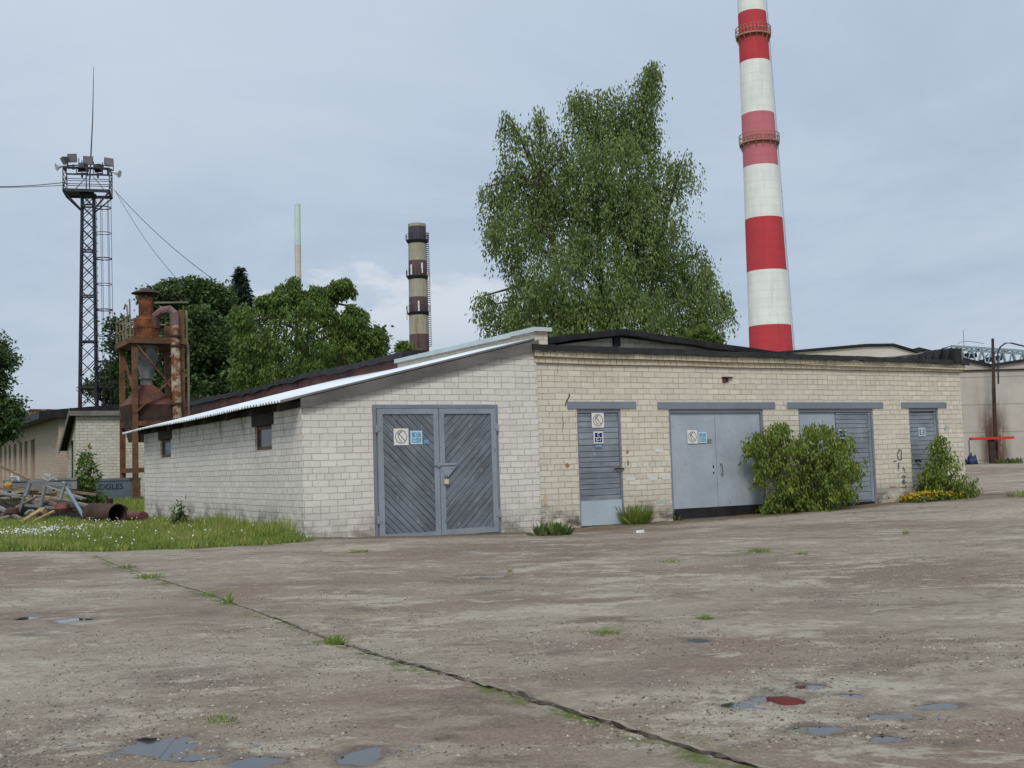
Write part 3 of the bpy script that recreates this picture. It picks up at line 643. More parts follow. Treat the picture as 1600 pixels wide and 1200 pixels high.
mb = MB(); mb.hexa([(-LEN-.36, GY-.075, RT(-LEN-.36)-.115), (.03, GY-.075, RT(.03)-.115), (.03, GY-.035, RT(.03)-.115), (-LEN-.36+.36, GY-.035, RT(-LEN)-.115)] if False else
  [(-LEN-.03, GY-.075, RT(-LEN-.03)-.118), (.02, GY-.075, RT(.02)-.118), (.02, GY-.035, RT(.02)-.118), (-LEN-.03, GY-.035, RT(-LEN-.03)-.118)],
  [(-LEN-.03, GY-.075, RT(-LEN-.03)+.038), (.02, GY-.075, RT(.02)+.038), (.02, GY-.035, RT(.02)+.038), (-LEN-.03, GY-.035, RT(-LEN-.03)+.038)]); mb.build('fascia_board', M['fascia'], LT)
for k in range(8):
    y = .25+k*1.36; mb = MB(); a, b = -LEN-.26, -LEN+.5
    mb.hexa([(a, y, RT(a)-.09), (b, y, RT(b)-.09), (b, y+.06, RT(b)-.09), (a, y+.06, RT(a)-.09)], [(a, y, RT(a)+.03), (b, y, RT(b)+.03), (b, y+.06, RT(b)+.03), (a, y+.06, RT(a)+.03)]); mb.build('rafter', M['darkwood'], LT)
mb = MB(); mb.box((-LEN-.02, GY+.01, 2.24), (-LEN+.10, BK, 2.335)); mb.build('wall_plate', M['darkwood'], LT)
# gate: steel frame, two chevron plank leaves
mb = MB(); mb.box((gate[0]+.002, .06, gate[2]), (gate[1]-.002, .085, gate[3]-.002))
mb.box((gate[0]+.002, GY-.012, gate[2]), (gate[0]+.055, .055, gate[3]-.002)); mb.box((gate[1]-.055, GY-.012, gate[2]), (gate[1]-.002, .055, gate[3]-.002)); mb.box((gate[0]+.055, GY-.012, gate[3]-.055), (gate[1]-.055, .055, gate[3]-.002))
mb.build('gate_frame', M['lintel'], LT)
xm = fx(684.5, 700, GY); gy = GY-.02
for a, b, sg in ((gate[0]+.062, xm-.005, -1), (xm+.005, gate[1]-.062, 1)):
    z0, z1 = .215+(.02 if sg > 0 else 0), 2.212; fw = .088
    mb = MB()
    for q in ((a, a+fw, z0, z1), (b-fw, b, z0, z1), (a+fw, b-fw, z0, z0+.09), (a+fw, b-fw, z1-.085, z1)): mb.box((q[0], gy-.028, q[2]), (q[1], gy+.02, q[3]))
    D = mb.build('plank_gate_leaf', M['frame'], LT)
    mb = MB(); chevron(mb, a+fw+.001, b-fw-.001, z0+.091, z1-.086, gy+.015, .022, .088, sg, 3+sg)
    mb.build('chevron_planks', M['plank' if sg < 0 else 'plank2'], D)
    xe_ = a if sg < 0 else b
    for zz in (.52, 1.90):
        mb = MB(); mb.tube([(xe_+sg*.02, gy-.03, zz-.05), (xe_+sg*.02, gy-.03, zz+.07)], .02, 8); mb.box((xe_-.045, gy-.036, zz-.03), (xe_+.045, gy-.0285, zz+.04)); mb.build('hinge', M['frame'], D)
    if sg < 0:
        Y = gy-.012
        s1 = nosmoke(D, fx(615, 680, Y), fx(638, 680, Y), fz(626, 695.5, Y), fz(626, 669.5, Y), Y)
        plate(D, fx(641, 680, Y), fx(659.5, 680, Y), fz(650, 694, Y), fz(650, 673, Y), Y, 'C', 'G-1', M['signblue'], M['signpale'], M['signpale'])
        mb = MB(); mb.box((fx(662, 680, Y), Y, fz(666, 693, Y)), (fx(669.5, 680, Y), Y-.006, fz(666, 687, Y))); mb.build('number_tag', M['signblue'], D)
    else:
        zl = fz(695, 726, GY); mb = MB(); mb.box((fx(676, 726, GY), gy-.050, zl-.012), (fx(711, 726, GY), gy-.030, zl+.026)); mb.box((fx(680, 726, GY), gy-.058, zl-.03), (fx(684, 726, GY), gy-.050, zl+.04)); mb.build('latch_bar', M['frame'], D)
        mb = MB(); prism_y(mb, [(xm+.02, zl-.02), (xm+.10, zl-.23), (xm+.30, zl-.02)], gy-.036, gy-.0285); mb.build('latch_plate', M['frame'], D)
        lx, lz = fx(694, 752, GY), fz(694, 752, GY)
        mb = MB(); mb.box((lx-.036, gy-.072, lz-.042), (lx+.036, gy-.038, lz+.036)); K = mb.build('padlock', M['brass'], D)
        mb = MB(); mb.tube([(lx-.02, gy-.055, lz+.036), (lx-.02, gy-.055, lz+.08), (lx, gy-.055, lz+.095), (lx+.02, gy-.055, lz+.08), (lx+.02, gy-.055, lz+.036)], .006, 6); mb.build('shackle', M['dark'], K)
# ------------------------------------------------------------------ tall structures behind
def vaxis(pb, pt, D):                         # axis of a tall thing: base point on the ground, shift per metre
    A = at(*pb, D); B = at(*pt, D); s = (B-A)/(B[2]-A[2]); gz_ = .3
    base = A+s*(gz_-A[2]); return base, s
def stackz(px, py, base, s, D):               # height above the base of a pixel row on the axis
    return at(px, py, D)[2]-base[2]
def W(px, D): return px*D/FPX*1.0
# striped stack
D = 150; base, s = vaxis((1204.5, 540), (1175, 22), D)
T = thing('striped_chimney', 'tall red and white striped brick chimney rising behind the garage block', 'chimney', base)
rows = [(-340, 0), (-230, 1), (-140, 0), (-60, 1), (22, 0), (99, 1), (180, 0), (262, 2), (342, 0), (425, 1), (510, 0), (800, 1)]
def rad(py): return W((43.5+(py-20)*(65.5-43.5)/(540-20))/2, D)*1.02
cx_ = lambda py: 1175+(py-22)*(1204.5-1175)/518
P = []; ms = []
hz = lambda py: stackz(cx_(py), py, base, s, D)
P.append((rad(740), hz(740))); 
seq = [(740, 1), (510, 0), (425, 1), (343, 0), (262, 2), (180, 0), (99, 1), (22, 0), (-60, 1), (-140, 0), (-230, 1)]
seq2 = [q for q in seq]
for i in range(len(seq)-1):
    a, m = seq[i]; b = seq[i+1][0]
    for k in range(1, 5): py = a+(b-a)*k/4; P.append((rad(py), hz(py))); ms.append(m)
P = [(r, max(z, -1)) for r, z in P]
mb = MB(); mb.lathe(P, 48, (0, 0, 0), ms, (s[0], s[1]), capt=True); smooth_by_angle(mb.build('shaft', M['stack'], T), 50)
for py in (57, 224, -100):
    z = hz(py); r = rad(py); mb = MB(); c = (s[0]*z, s[1]*z, z); ro_ = r+.40
    mb.lathe([(r*.99, -.25), (ro_, -.2), (ro_, 0), (r*.99, 0)], 40, c)
    for zz in (.55, 1.05):
        mb.tube([(c[0]+ro_*math.cos(2*PI*k/40), c[1]+ro_*math.sin(2*PI*k/40), z+zz) for k in range(41)], .05, 5)
    for k in range(30): t = 2*PI*k/30; p = (c[0]+ro_*math.cos(t), c[1]+ro_*math.sin(t), z); mb.tube([p, (p[0], p[1], z+1.05)], .045, 4)
    for k in range(16): t = 2*PI*k/16; mb.tube([(c[0]+ro_*math.cos(t), c[1]+ro_*math.sin(t), z-.1), (c[0]+r*math.cos(t), c[1]+r*math.sin(t), z-1.0)], .05, 4)
    mb.build('gallery', M['ring'], T)
mb = MB()
for sx in (-.2, .2):
    mb.tube([(s[0]*z+(rad(py)+.16)*math.cos(-.25)+0, s[1]*z+(rad(py)+.16)*math.sin(-.25)+sx, z) for py in range(-230, 700, 60) for z in (hz(py),)], .035, 4)
mb.build('ladder', M['coping'], T)
# dark old stack
D = 190; base, s = vaxis((655, 535), (651.5, 351), D)
T = thing('old_banded_chimney', 'stubby old brick chimney with stained brown and cream bands', 'chimney', base)
hz2 = lambda py: stackz(653, py, base, s, D); rad2 = lambda py: W((28+(py-351)*3/184)/2, D)
mb = MB(); P = [(rad2(700), 0)]; ms = []
for a, b, m in ((700, 523, 1), (523, 489, 0), (489, 465, 1), (465, 433, 0), (433, 408, 1), (408, 378, 0), (378, 355, 2), (355, 350.5, 0)):
    for k in range(1, 4): py = a+(b-a)*k/3; P.append((rad2(py), hz2(py))); ms.append(m)
P.append((rad2(350)*.8, hz2(350.5))); ms.append(2); P.append((rad2(350)*.8, hz2(365))); ms.append(2)
mb.lathe(P, 36, (0, 0, 0), ms, (s[0], s[1]), capt=True); smooth_by_angle(mb.build('shaft', M['oldstack'], T), 50)
for py in (376, 432, 488):
    z = hz2(py); r = rad2(py); c = (s[0]*z, s[1]*z, z); mb = MB(); mb.lathe([(r*.99, -.6), (r+.36, -.1), (r+.36, .05), (r*.99, .05)], 32, c)
    for k in range(16): t = 2*PI*k/16; mb.tube([(c[0]+(r+.4)*math.cos(t), c[1]+(r+.4)*math.sin(t), z), (c[0]+(r+.4)*math.cos(t), c[1]+(r+.4)*math.sin(t), z+1)], .04, 4)
    mb.tube([(c[0]+(r+.4)*math.cos(2*PI*k/24), c[1]+(r+.4)*math.sin(2*PI*k/24), z+1) for k in range(25)], .03, 4)
    mb.build('gallery', M['mast'], T)
for py, dx in ((422, .45), (424, -.5), (482, -.8), (481, .1), (484, .95), (433, .95), (492, -1.0)):
    z = hz2(py); r = rad2(py); x = dx*(r+.35); y = -math.sqrt(max(.01, (r+.35)**2-x*x)); mb = MB(); mb.box((s[0]*z+x-.12, y-.1, z-.8), (s[0]*z+x+.12, y+.1, z+.9)); mb.build('antenna_panel', M['white'], T)
mb = MB()
for k in range(60):
    py = 365+k*3; z = hz2(py); mb.box((s[0]*z+rad2(py), -.3, z), (s[0]*z+rad2(py)+.36, .3, z+.05))
mb.tube([(s[0]*hz2(p)+rad2(p)+.42, 0, hz2(p)) for p in range(362, 545, 10)], .03, 4); mb.build('ladder', M['rustdark'], T)
# thin pale stack
D = 130; base, s = vaxis((466, 450), (464.5, 319), D)
T = thing('pale_steel_stack', 'slim mint and cream steel stack standing behind the bright bushy tree', 'chimney', base)
M['creamstack'] = bands('cream stack', [(.58, .56, .46)], streak=.5)[0]
z1 = stackz(465, 383, base, s, D); z2 = stackz(465, 319, base, s, D); r = W(4.9, D)
mb = MB(); mb.lathe([(r, 0), (r, z1), (r*.97, z2), (r*.8, z2), (r*.8, z2-1)], 28, (0, 0, 0), [1, 0, 0, 0], (s[0], s[1]), capt=True); smooth_by_angle(mb.build('shaft', [M['mint'], M['creamstack']], T), 50)
zz = stackz(470, 456, base, s, D); mb = MB(); mb.tube([(r, -.3, zz), (r+.95, -.3, zz), (r+.95, -.3, zz-2.2)], .10, 6); mb.tube([(r, .3, zz-.3), (r+.5, .3, zz-.3), (r+.5, .3, zz-2.2)], .10, 6); mb.build('side_pipe', M['mast'], T)
# ------------------------------------------------------------------ floodlight mast
D = 55; base, s = vaxis((138, 640), (137.5, 305), D)
T = thing('floodlight_mast', 'dark steel lattice floodlight mast with platform, lamps and a caged ladder', 'mast', base, math.radians(14))
zt = at(137, 303, D)[2]-base[2]; mpx = D/FPX
rot = math.radians(-14)
def lean(z): a, b = s[0]*z, s[1]*z; return (a*math.cos(rot)-b*math.sin(rot), a*math.sin(rot)+b*math.cos(rot))
def half(z): return (.43-.17*z/zt)
def mp(z, sx, sy): a, b = lean(z); return V(a+sx*half(z), b+sy*half(z), z)
def leg(mb, sx, sy):
    for k in range(24): mb.beam(mp(zt*k/24, sx, sy), mp(zt*(k+1)/24, sx, sy), .07, .07)
for sx, sy in ((-1, -1), (1, -1), (1, 1), (-1, 1)): mb = MB(); leg(mb, sx, sy); mb.build('leg', M['mast'], T)
mb = MB(); z = .3
while z < zt-.4:
    h = half(z)*2.0
    for (a, b) in (((-1, -1), (1, -1)), ((1, -1), (1, 1)), ((1, 1), (-1, 1)), ((-1, 1), (-1, -1))):
        mb.beam(mp(z, *a), mp(min(z+h, zt), *b), .035); mb.beam(mp(z, *b), mp(min(z+h, zt), *a), .035)
    z += h
for k in range(7):
    z = zt*(.06+k*.15)
    for (a, b) in (((-1, -1), (1, -1)), ((1, -1), (1, 1)), ((1, 1), (-1, 1)), ((-1, 1), (-1, -1))): mb.beam(mp(z, *a), mp(z, *b), .07)
mb.build('bracing', M['mast'], T)
lx, ly = lean(zt); hp = 1.08; hq = .72
mb = MB(); mb.box((lx-hp, ly-hq, zt-.06), (lx+hp, ly-hq+.10, zt+.08)); mb.box((lx-hp, ly+hq-.1, zt-.06), (lx+hp, ly+hq, zt+.08)); mb.box((lx-hp, ly-hq, zt-.06), (lx-hp+.1, ly+hq, zt+.08)); mb.box((lx+hp-.1, ly-hq, zt-.06), (lx+hp, ly+hq, zt+.08))
mb.box((lx-hp+.1, ly-hq+.1, zt), (lx+.30, ly+hq-.1, zt+.03)); mb.box((lx-.4, ly-.4, zt-.14), (lx+.4, ly+.4, zt-.065)); mb.build('platform', M['mast'], T)
for a, b in ((-1, -1), (1, -1), (1, 1), (-1, 1)):
    mb = MB(); mb.beam((lx+a*hp*.95, ly+b*hq*.95, zt-.05), tuple(mp(zt-.85, a, b)), .06); mb.build('strut', M['mast'], T)
RH = 1.12; mb = MB()
for k in range(3):
    for b in (-1, 1): mb.beam((lx+(k-1)*hp*.97, ly+b*hq*.97, zt), (lx+(k-1)*hp*.97, ly+b*hq*.97, zt+RH), .045)
for zz, w in ((RH, .055), (RH*.72, .025), (RH*.5, .03), (RH*.28, .03)):
    for b in (-1, 1): mb.beam((lx-hp*.97, ly+b*hq*.97, zt+zz), (lx+hp*.97, ly+b*hq*.97, zt+zz), w)
    for a in (-1, 1): mb.beam((lx+a*hp*.97, ly-hq*.97, zt+zz), (lx+a*hp*.97, ly+hq*.97, zt+zz), w)
for a0, a1 in ((-.9, -.05), (.9, .1)):
    mb.beam((lx+a0*hp, ly+hq*.97, zt), (lx+a1*hp, ly+hq*.97, zt+RH), .03); 
for a in (-1, 1): mb.beam((lx+a*hp*.97, ly-hq*.97, zt), (lx+a*hp*.97, ly+hq*.97, zt+RH), .03)
mb.beam((lx-hp*.97, ly+hq*.97, zt+RH+.30), (lx+hp*.97, ly+hq*.97, zt+RH+.30), .06); mb.build('railing', M['mast'], T)
def flood(x, y, z, rz, tilt, sc=1.):
    f = V(math.sin(rz)*math.cos(tilt), -math.cos(rz)*math.cos(tilt), math.sin(tilt)); r_ = V(math.cos(rz), math.sin(rz), 0); u_ = np.cross(r_, f)
    c = V(x, y, z); w, h, d = .23*sc, .21*sc, .30*sc
    A = [c+r_*a*w+u_*b*h+f*d*.5 for a, b in ((-1, -1), (1, -1), (1, 1), (-1, 1))]; B = [c+r_*a*w*.55+u_*b*h*.55-f*d*.5 for a, b in ((-1, -1), (1, -1), (1, 1), (-1, 1))]
    mb = MB(); mb.hexa(B, A); mb.beam(c-r_*(w+.04)+V(0, 0, -.34*sc), c-r_*(w+.04), .04); mb.beam(c+r_*(w+.04)+V(0, 0, -.34*sc), c+r_*(w+.04), .04); mb.beam(c-r_*(w+.06)+V(0, 0, -.34*sc), c+r_*(w+.06)+V(0, 0, -.34*sc), .05); mb.beam(c+V(0, 0, -.55*sc), c+V(0, 0, -.30*sc), .09)
    o = mb.build('floodlight', M['mast'], T)
    A = [c+r_*a*w*.9+u_*b*h*.9+f*(d*.5+.012) for a, b in ((-1, -1), (1, -1), (1, 1), (-1, 1))]; mb = MB(); mb.hexa([p-f*.01 for p in A], A); mb.build('lamp_glass', M['lampglass'], o)
zz = zt+RH
flood(lx-.72, ly+.45, zz+.72, -.25, -.15); flood(lx-.05, ly+.45, zz+.62, .2, -.1); flood(lx+.88, ly+.45, zz+.55, .5, .15)
flood(lx-.98, ly-.2, zz+.45, -1.2, -.5, .95); flood(lx-.22, ly-.4, zz+.12, 2.9, -.4, 1.0); flood(lx+.5, ly-.4, zz+.10, 2.6, -.3, .95)
def horn(x, y, z, dx):
    mb = MB(); c = V(x, y, z); d = nrm(V(dx, -.4, -.35)); mb.tube([c, c+d*.12, c+d*.30, c+d*.42], [.05, .05, .10, .19], 12); mb.build('loudspeaker', M['horn'], T)
horn(lx-1.0, ly-.4, zz+.14, -1); horn(lx+1.08, ly+.2, zz+.05, 1)
zr = at(145, 100, D)[2]-base[2]; mb = MB(); mb.tube([(lx+.05, ly+.4, zt+.9), (lx+.11, ly+.4, zt+2.2), (lx+.19, ly+.4, zt+(zr-zt)*.6), (lx+.25, ly+.4, zr)], [.04, .034, .026, .012], 6); mb.build('lightning_rod', M['mast'], T)
mb = MB(); hx = lambda z: lean(z)[0]+half(z)+.42
for z in np.arange(zt*.02, zt-.1, 1.25):
    a, b = lean(z); ex = hx(z); R_ = .37; mb.tube([(ex+R_*math.cos(2*PI*k/18), b+R_*math.sin(2*PI*k/18), z) for k in range(19)], .028 if int(z/1.25) % 2 else .018, 4)
for k in range(7):
    t = 2*PI*k/7; mb.tube([(hx(z)+.37*math.cos(t), lean(z)[1]+.37*math.sin(t), z) for z in (zt*.02, zt-.2)], .011, 4)
for k in range(36): z = zt*.02+k*(zt-.3)/36; mb.beam((hx(z)-.30, lean(z)[1]-.2, z), (hx(z)-.30, lean(z)[1]+.2, z), .025)
mb.build('ladder_cage', M['mast'], T)
# cables
def cable(p, q, sag, name, label, w=.018, grp=None):
    p = np.asarray(p); q = np.asarray(q); L = [p+(q-p)*k/20-V(0, 0, sag*4*(k/20)*(1-k/20)) for k in range(21)]
    mb = MB(); c = L[0]; mb.tube([a-c for a in L], w, 5); o = mb.build(name, M['cable'], None); o.location = c; tag(o, label, 'cable', grp); return o
cable(at(101, 285, 55), at(-120, 283.5, 62), .25, 'overhead_cable', 'upper of the two cables running left from the mast platform', .02, 'overhead cables left of the mast')
cable(at(101, 289.5, 55), at(-120, 289, 62), .12, 'overhead_cable', 'lower of the two cables running left from the mast platform', .016, 'overhead cables left of the mast')
cable(at(178, 296, 55), at(360, 455, 44), .3, 'guy_wire', 'upper slack wire running from the mast platform down to the spruce', .014, 'wires down to the trees')
cable(at(180, 298, 55), at(286, 446, 46), .3, 'guy_wire', 'lower steeper wire running from the mast platform down to the dark tree', .011, 'wires down to the trees')
# ------------------------------------------------------------------ dust collector tower
D = 34; P0 = at(212, 783, D); bz = P0[2]
T = thing('dust_collector', 'rusty dust collector tower with cyclone, duct and hopper on a steel frame', 'dust collector', P0, AL)
m_ = FPX/D; hg = lambda py: (783-py)/m_*1.0
S1 = 1.38; S2 = 1.80
for x, y, h in ((0, 0, hg(527)), (S1, 0, hg(480)), (0, S2, hg(532)), (S1, S2, hg(495))):
    mb = MB(); w = .075; mb.box((x-w, y-w, -.3), (x+w, y-w+.03, h)); mb.box((x-w, y-w+.03, -.3), (x-w+.03, y+w, h)); mb.box((x-w+.03, y+w-.03, -.3), (x+w, y+w, h)); mb.build('leg', M['rustbeam'], T)
for z in (hg(735), hg(662)):
    mb = MB()
    for a, b in (((0, 0), (S1, 0)), ((0, 0), (0, S2)), ((S1, 0), (S1, S2)), ((0, S2), (S1, S2))): mb.beam((a[0], a[1], z), (b[0], b[1], z), .12, .14)
    mb.build('cross_beam', M['rustbeam'], T)
zp = hg(530); mb = MB(); mb.box((-.18, -.18, zp-.12), (S1+.1, S2+.18, zp+.06)); mb.build('platform', M['rustbeam'], T)
mb = MB()
for a, b in (((0, 0, zp-.1), (S1, 0, hg(628))), ((S1, 0, hg(575)), (0, 0, hg(645))), ((0, 0, hg(620)), (0, S2, hg(545))), ((0, S2, hg(650)), (0, 0, hg(662))), ((S1, S2, zp-.1), (0, S2, hg(640))), ((S1, 0, hg(560)), (S1, S2, hg(630)))): mb.beam((a[0], a[1]-.08, a[2]), (b[0], b[1]-.08, b[2]), .08, .05)
mb.build('brace', M['rustbeam'], T)
mb = MB()
for k in range(5): y = -.12+k*(S2+.24)/4; mb.beam((-.14, y, zp), (-.14, y, zp+.72), .035)
for k in range(3): x = -.12+k*.25; mb.beam((x, S2+.12, zp), (x, S2+.12, zp+.9), .035)
for zz in (.36, .72): mb.beam((-.14, -.12, zp+zz), (-.14, S2+.12, zp+zz), .04); mb.beam((-.14, S2+.12, zp+zz), (S1, S2+.12, zp+zz), .04)
mb.tube([(-.14, .25, zp+.75), (-.14, .35, zp+1.05), (-.14, .55, zp+1.12), (-.14, .75, zp+1.0)], .025, 6); mb.tube([(-.14, -.05, zp+.75), (-.14, -.05, zp+1.2)], .025, 6); mb.build('railing', M['railing'], T)
cx, cy = .46, .55; mb = MB(); mb.lathe([(.355, zp+.07), (.36, zp+.45), (.35, zp+.66), (.23, zp+.78), (.22, zp+.78)], 24, (cx, cy, 0), capb=True); mb.lathe([(.375, zp+.40), (.375, zp+.45)], 24, (cx, cy, 0)); smooth_by_angle(mb.build('cyclone_body', M['rust'], T), 40)
mb = MB(); mb.lathe([(.215, zp+.76), (.215, zp+1.30), (.19, zp+1.36)], 20, (cx, cy, 0), capt=True); smooth_by_angle(mb.build('outlet_stack', M['rust'], T), 40)
mb = MB(); zc = zp+1.47; mb.lathe([(.43, zc), (.40, zc+.03), (.10, zc+.16), (.01, zc+.18)], 20, (cx, cy, 0), capb=True)
for k in range(3): t = k*2.1; mb.tube([(cx+.16*math.cos(t), cy+.16*math.sin(t), zp+1.34), (cx+.16*math.cos(t), cy+.18*math.sin(t), zc+.02)], .015, 4)
mb.build('rain_cap', M['rustdark'], T)
mb = MB(); zl = hg(603); mb.lathe([(.36, zp-.13), (.34, zp-.5), (.20, zl+.45), (.16, zl+.25), (.17, zl)], 20, (cx, cy, 0)); mb.lathe([(.22, zl+.25), (.22, zl+.31)], 20, (cx, cy, 0)); smooth_by_angle(mb.build('cyclone_cone', M['galv'], T), 40)
hx0, hx1, hy0, hy1 = -.28, 1.32, -.10, 1.5; zh = hg(632); mb = MB(); q = .18
mb.hexa([(hx0+.1, hy0+.1, zh), (hx1-.1, hy0+.1, zh), (hx1-.1, hy1-.1, zh), (hx0+.1, hy1-.1, zh)], [(cx-q, cy-q, zl+.05), (cx+q, cy-q, zl+.05), (cx+q, cy+q, zl+.05), (cx-q, cy+q, zl+.05)]); mb.build('hopper_hood', M['rustred'], T)
mb = MB(); b0 = hg(690); mb.hexa([(cx-.45, cy-.45, b0), (cx+.45, cy-.45, b0), (cx+.45, cy+.45, b0), (cx-.45, cy+.45, b0)], [(hx0+.1, hy0+.1, zh-.005), (hx1-.1, hy0+.1, zh-.005), (hx1-.1, hy1-.1, zh-.005), (hx0+.1, hy1-.1, zh-.005)]); mb.build('hopper', M['rustdark'], T)
dx = 1.14; dyy = -.16; mb = MB(); zt_ = hg(483); arc = [(dx-.46, .35, zt_-.45), (dx-.45, .22, zt_-.12), (dx-.30, .02, zt_+.02), (dx-.13, -.10, zt_+.03), (dx-.02, dyy, zt_-.08), (dx, dyy, zt_-.30), (dx, dyy, zt_-.45)]
mb.tube(arc, [.135]*7, 10); mb.build('duct_elbow', M['elbow'], T)
mb = MB(); mb.tube([(dx, dyy, zt_-.45), (dx+.02, dyy, hg(545)), (dx+.03, dyy, hg(600)), (dx+.06, dyy, hg(655))], [.135, .13, .14, .13], 14); smooth_by_angle(mb.build('duct', M['rustduct'], T), 50)
for py in (524, 540, 632): mb = MB(); mb.lathe([(.13, hg(py)-.04), (.175, hg(py)-.03), (.175, hg(py)+.03), (.13, hg(py)+.04)], 14, (dx+.03, dyy, 0)); mb.build('duct_flange', M['rustdark'], T)
mb = MB(); mb.tube([(S1+.22, .1, hg(655)), (S1+.22, .1, hg(545)), (S1+.18, .1, hg(530)), (S1+.18, .1, hg(480))], .045, 7); mb.beam((cx+.2, .3, zp+1.17), (S1+.25, .1, zp+1.2), .05); mb.build('vent_pipe', M['railing'], T)
# ------------------------------------------------------------------ brick outbuilding + long building on the left
def pcorner(px, D, py=760): P = at(px, py, D); P[2] = 0; return P
P0 = pcorner(119, 38); zc = lambda py, D_, px=119: at(px, py, D_)[2]
H = thing('brick_outbuilding', 'small pale brick outbuilding with a sloping dark roof behind the dust collector', 'building', P0, AL)
ztop = zc(645, 38); hl = -1.66/1.0; wl = 1.75
zs = ztop-.42; Lx = 4.6; dz_ = .25
mb = MB(); dw = (wl*.30, wl*.68, -.2, zc(688, 38.8))
wall_open(mb, 0, Lx, -.3, lambda x: ztop, [(2.35, 3.35, 1.35, 2.55)], 0, .12)
wall_open(mb, 0, wl, -.3, lambda t_: ztop-.05-(wl-t_)*.62, [(wl-dw[1], wl-dw[0], .3, dw[3])], 0, .12, lambda t_, xx, z: (xx, wl-t_, z))
mb.add([(Lx, 0, -.3), (Lx, wl, -.3), (Lx, wl, ztop-wl*.62), (Lx, 0, ztop)], [(0, 1, 2, 3)]); mb.add([(Lx, wl, -.3), (0, wl, -.3), (0, wl, ztop-wl*.62-.05), (Lx, wl, ztop-wl*.62-.05)], [(0, 1, 2, 3)])
mb.build('wall', M['brick_house'], H)
mb = MB(); f = lambda y: ztop+.03-y*.62
mb.hexa([(-.22, -.15, f(-.05)), (Lx+.2, -.15, f(-.05)), (Lx+.2, wl+.25, f(wl+.25)), (-.22, wl+.25, f(wl+.25))], [(-.22, -.15, f(-.05)+.09), (Lx+.2, -.15, f(-.05)+.09), (Lx+.2, wl+.25, f(wl+.25)+.09), (-.22, wl+.25, f(wl+.25)+.09)]); mb.build('roof', M['black'], H)
mb = MB(); mb.box((-.235, -.17, ztop-.10), (Lx+.2, -.02, ztop+.055)); mb.hexa([(-.245, -.17, f(-.05)-.15), (-.225, -.17, f(-.05)-.15), (-.225, wl+.25, f(wl+.25)-.12), (-.245, wl+.25, f(wl+.25)-.12)], [(-.245, -.17, f(-.05)+.06), (-.225, -.17, f(-.05)+.06), (-.225, wl+.25, f(wl+.25)+.07), (-.245, wl+.25, f(wl+.25)+.07)]); mb.build('verge_board', M['woodgrey'], H)
mb = MB(); mb.box((.05, dw[0]+.01, .3), (.10, dw[1]-.01, dw[3]-.01)); mb.build('door', M['darkwood'], H)
mb = MB(); mb.box((2.36, .06, 1.36), (3.34, .10, 2.54)); mb.build('window', M['rustred'], H)
P0 = pcorner(92, 41.5); LB = thing('long_workshop', 'long pinkish brick building with a dark overhanging roof and tall dark windows', 'building', P0, AL)
zr_ = at(118, 640, 40)[2]; mb = MB(); LL = 24; ops = []; yq = 4.2
a0 = lambda px: float((lambda d: ((0-(CAM-P0)@ud)/(d@ud)))(ray(px, 720)))
def yl(px): d = ray(px, 720); t_ = (0-(CAM-P0)@ud)/(d@ud); return float((CAM+d*t_-P0)@wd)
for pa, pb in ((54.5, 48), (43, 38), (34.5, 30), (25.5, 21), (17, 13.5), (10, 6.5), (3, -1), (-6, -10)): ops.append((LL-yl(pb), LL-yl(pa), .55, zr_-.75))
wall_open(mb, 0, LL, -.3, lambda q_: zr_-.15, ops, 0, .25, lambda q_, xx, z: (xx, LL-q_, z)); mb.add([(0, 0, -.3), (9, 0, -.3), (9, 0, zr_-.15), (0, 0, zr_-.15)], [(0, 1, 2, 3)]); mb.build('wall', M['brick_pink'], LB)
for o_ in ops: mb = MB(); mb.box((.18, LL-o_[1], o_[2]), (.22, LL-o_[0], o_[3])); mb.build('window', M['dark'], LB)
mb = MB(); mb.hexa([(-.7, -.3, zr_-.22), (9, -.3, zr_+.1), (9, LL, zr_+.1), (-.7, LL, zr_-.22)], [(-.7, -.3, zr_+.05), (9, -.3, zr_+.9), (9, LL, zr_+.9), (-.7, LL, zr_+.05)]); mb.build('roof', M['black'], LB)
for px, w, m in ((40, .55, 'rustdark'), (54, .75, 'rustduct')):
    y = yl(px)*.9; mb = MB(); mb.box((-.3, y-w*1.1, zr_-.0), (.5, y, zr_+.34)); mb.box((-.35, y-w*1.1-.05, zr_+.34), (.55, y+.05, zr_+.40)); mb.build('roof_vent', M[m], LB)
# ------------------------------------------------------------------ pale gabled workshop and the panel building on the right
P0 = pcorner(1340, 46); q = lambda px, py: at(px, py, 46)
Hh = thing('gabled_workshop', 'pale low gabled workshop with a thin dark roof line behind the garage block', 'building', P0, 0)
a = q(1215, 553)-P0; b = q(1372, 540)-P0; c = q(1452, 558)-P0
mb = MB(); prism_y(mb, [(a[0], 0), (c[0], 0), (c[0], c[2]), (b[0]+.6, b[2]-.05), (b[0]-.5, b[2]-.03), (a[0], a[2])], 0, 18); mb.build('wall', M['pale'], Hh)
mb = MB(); P = [(a[0]-.1, a[2]), (b[0]-.5, b[2]), (b[0]+.6, b[2]-.02), (c[0]+.1, c[2])]
for u0, u1 in zip(P, P[1:]): mb.hexa([(u0[0], -.12, u0[1]), (u1[0], -.12, u1[1]), (u1[0], 18.2, u1[1]), (u0[0], 18.2, u0[1])], [(u0[0], -.12, u0[1]+.08), (u1[0], -.12, u1[1]+.08), (u1[0], 18.2, u1[1]+.08), (u0[0], 18.2, u0[1]+.08)])
mb.build('roof', M['black'], Hh)
D = 50; P0 = at(1556, 722, D); PB = thing('panel_building', 'grey concrete panel building with a shallow valley roof line behind the yard', 'building', P0, math.radians(4))
g = lambda px, py: at(px, py, D)-P0
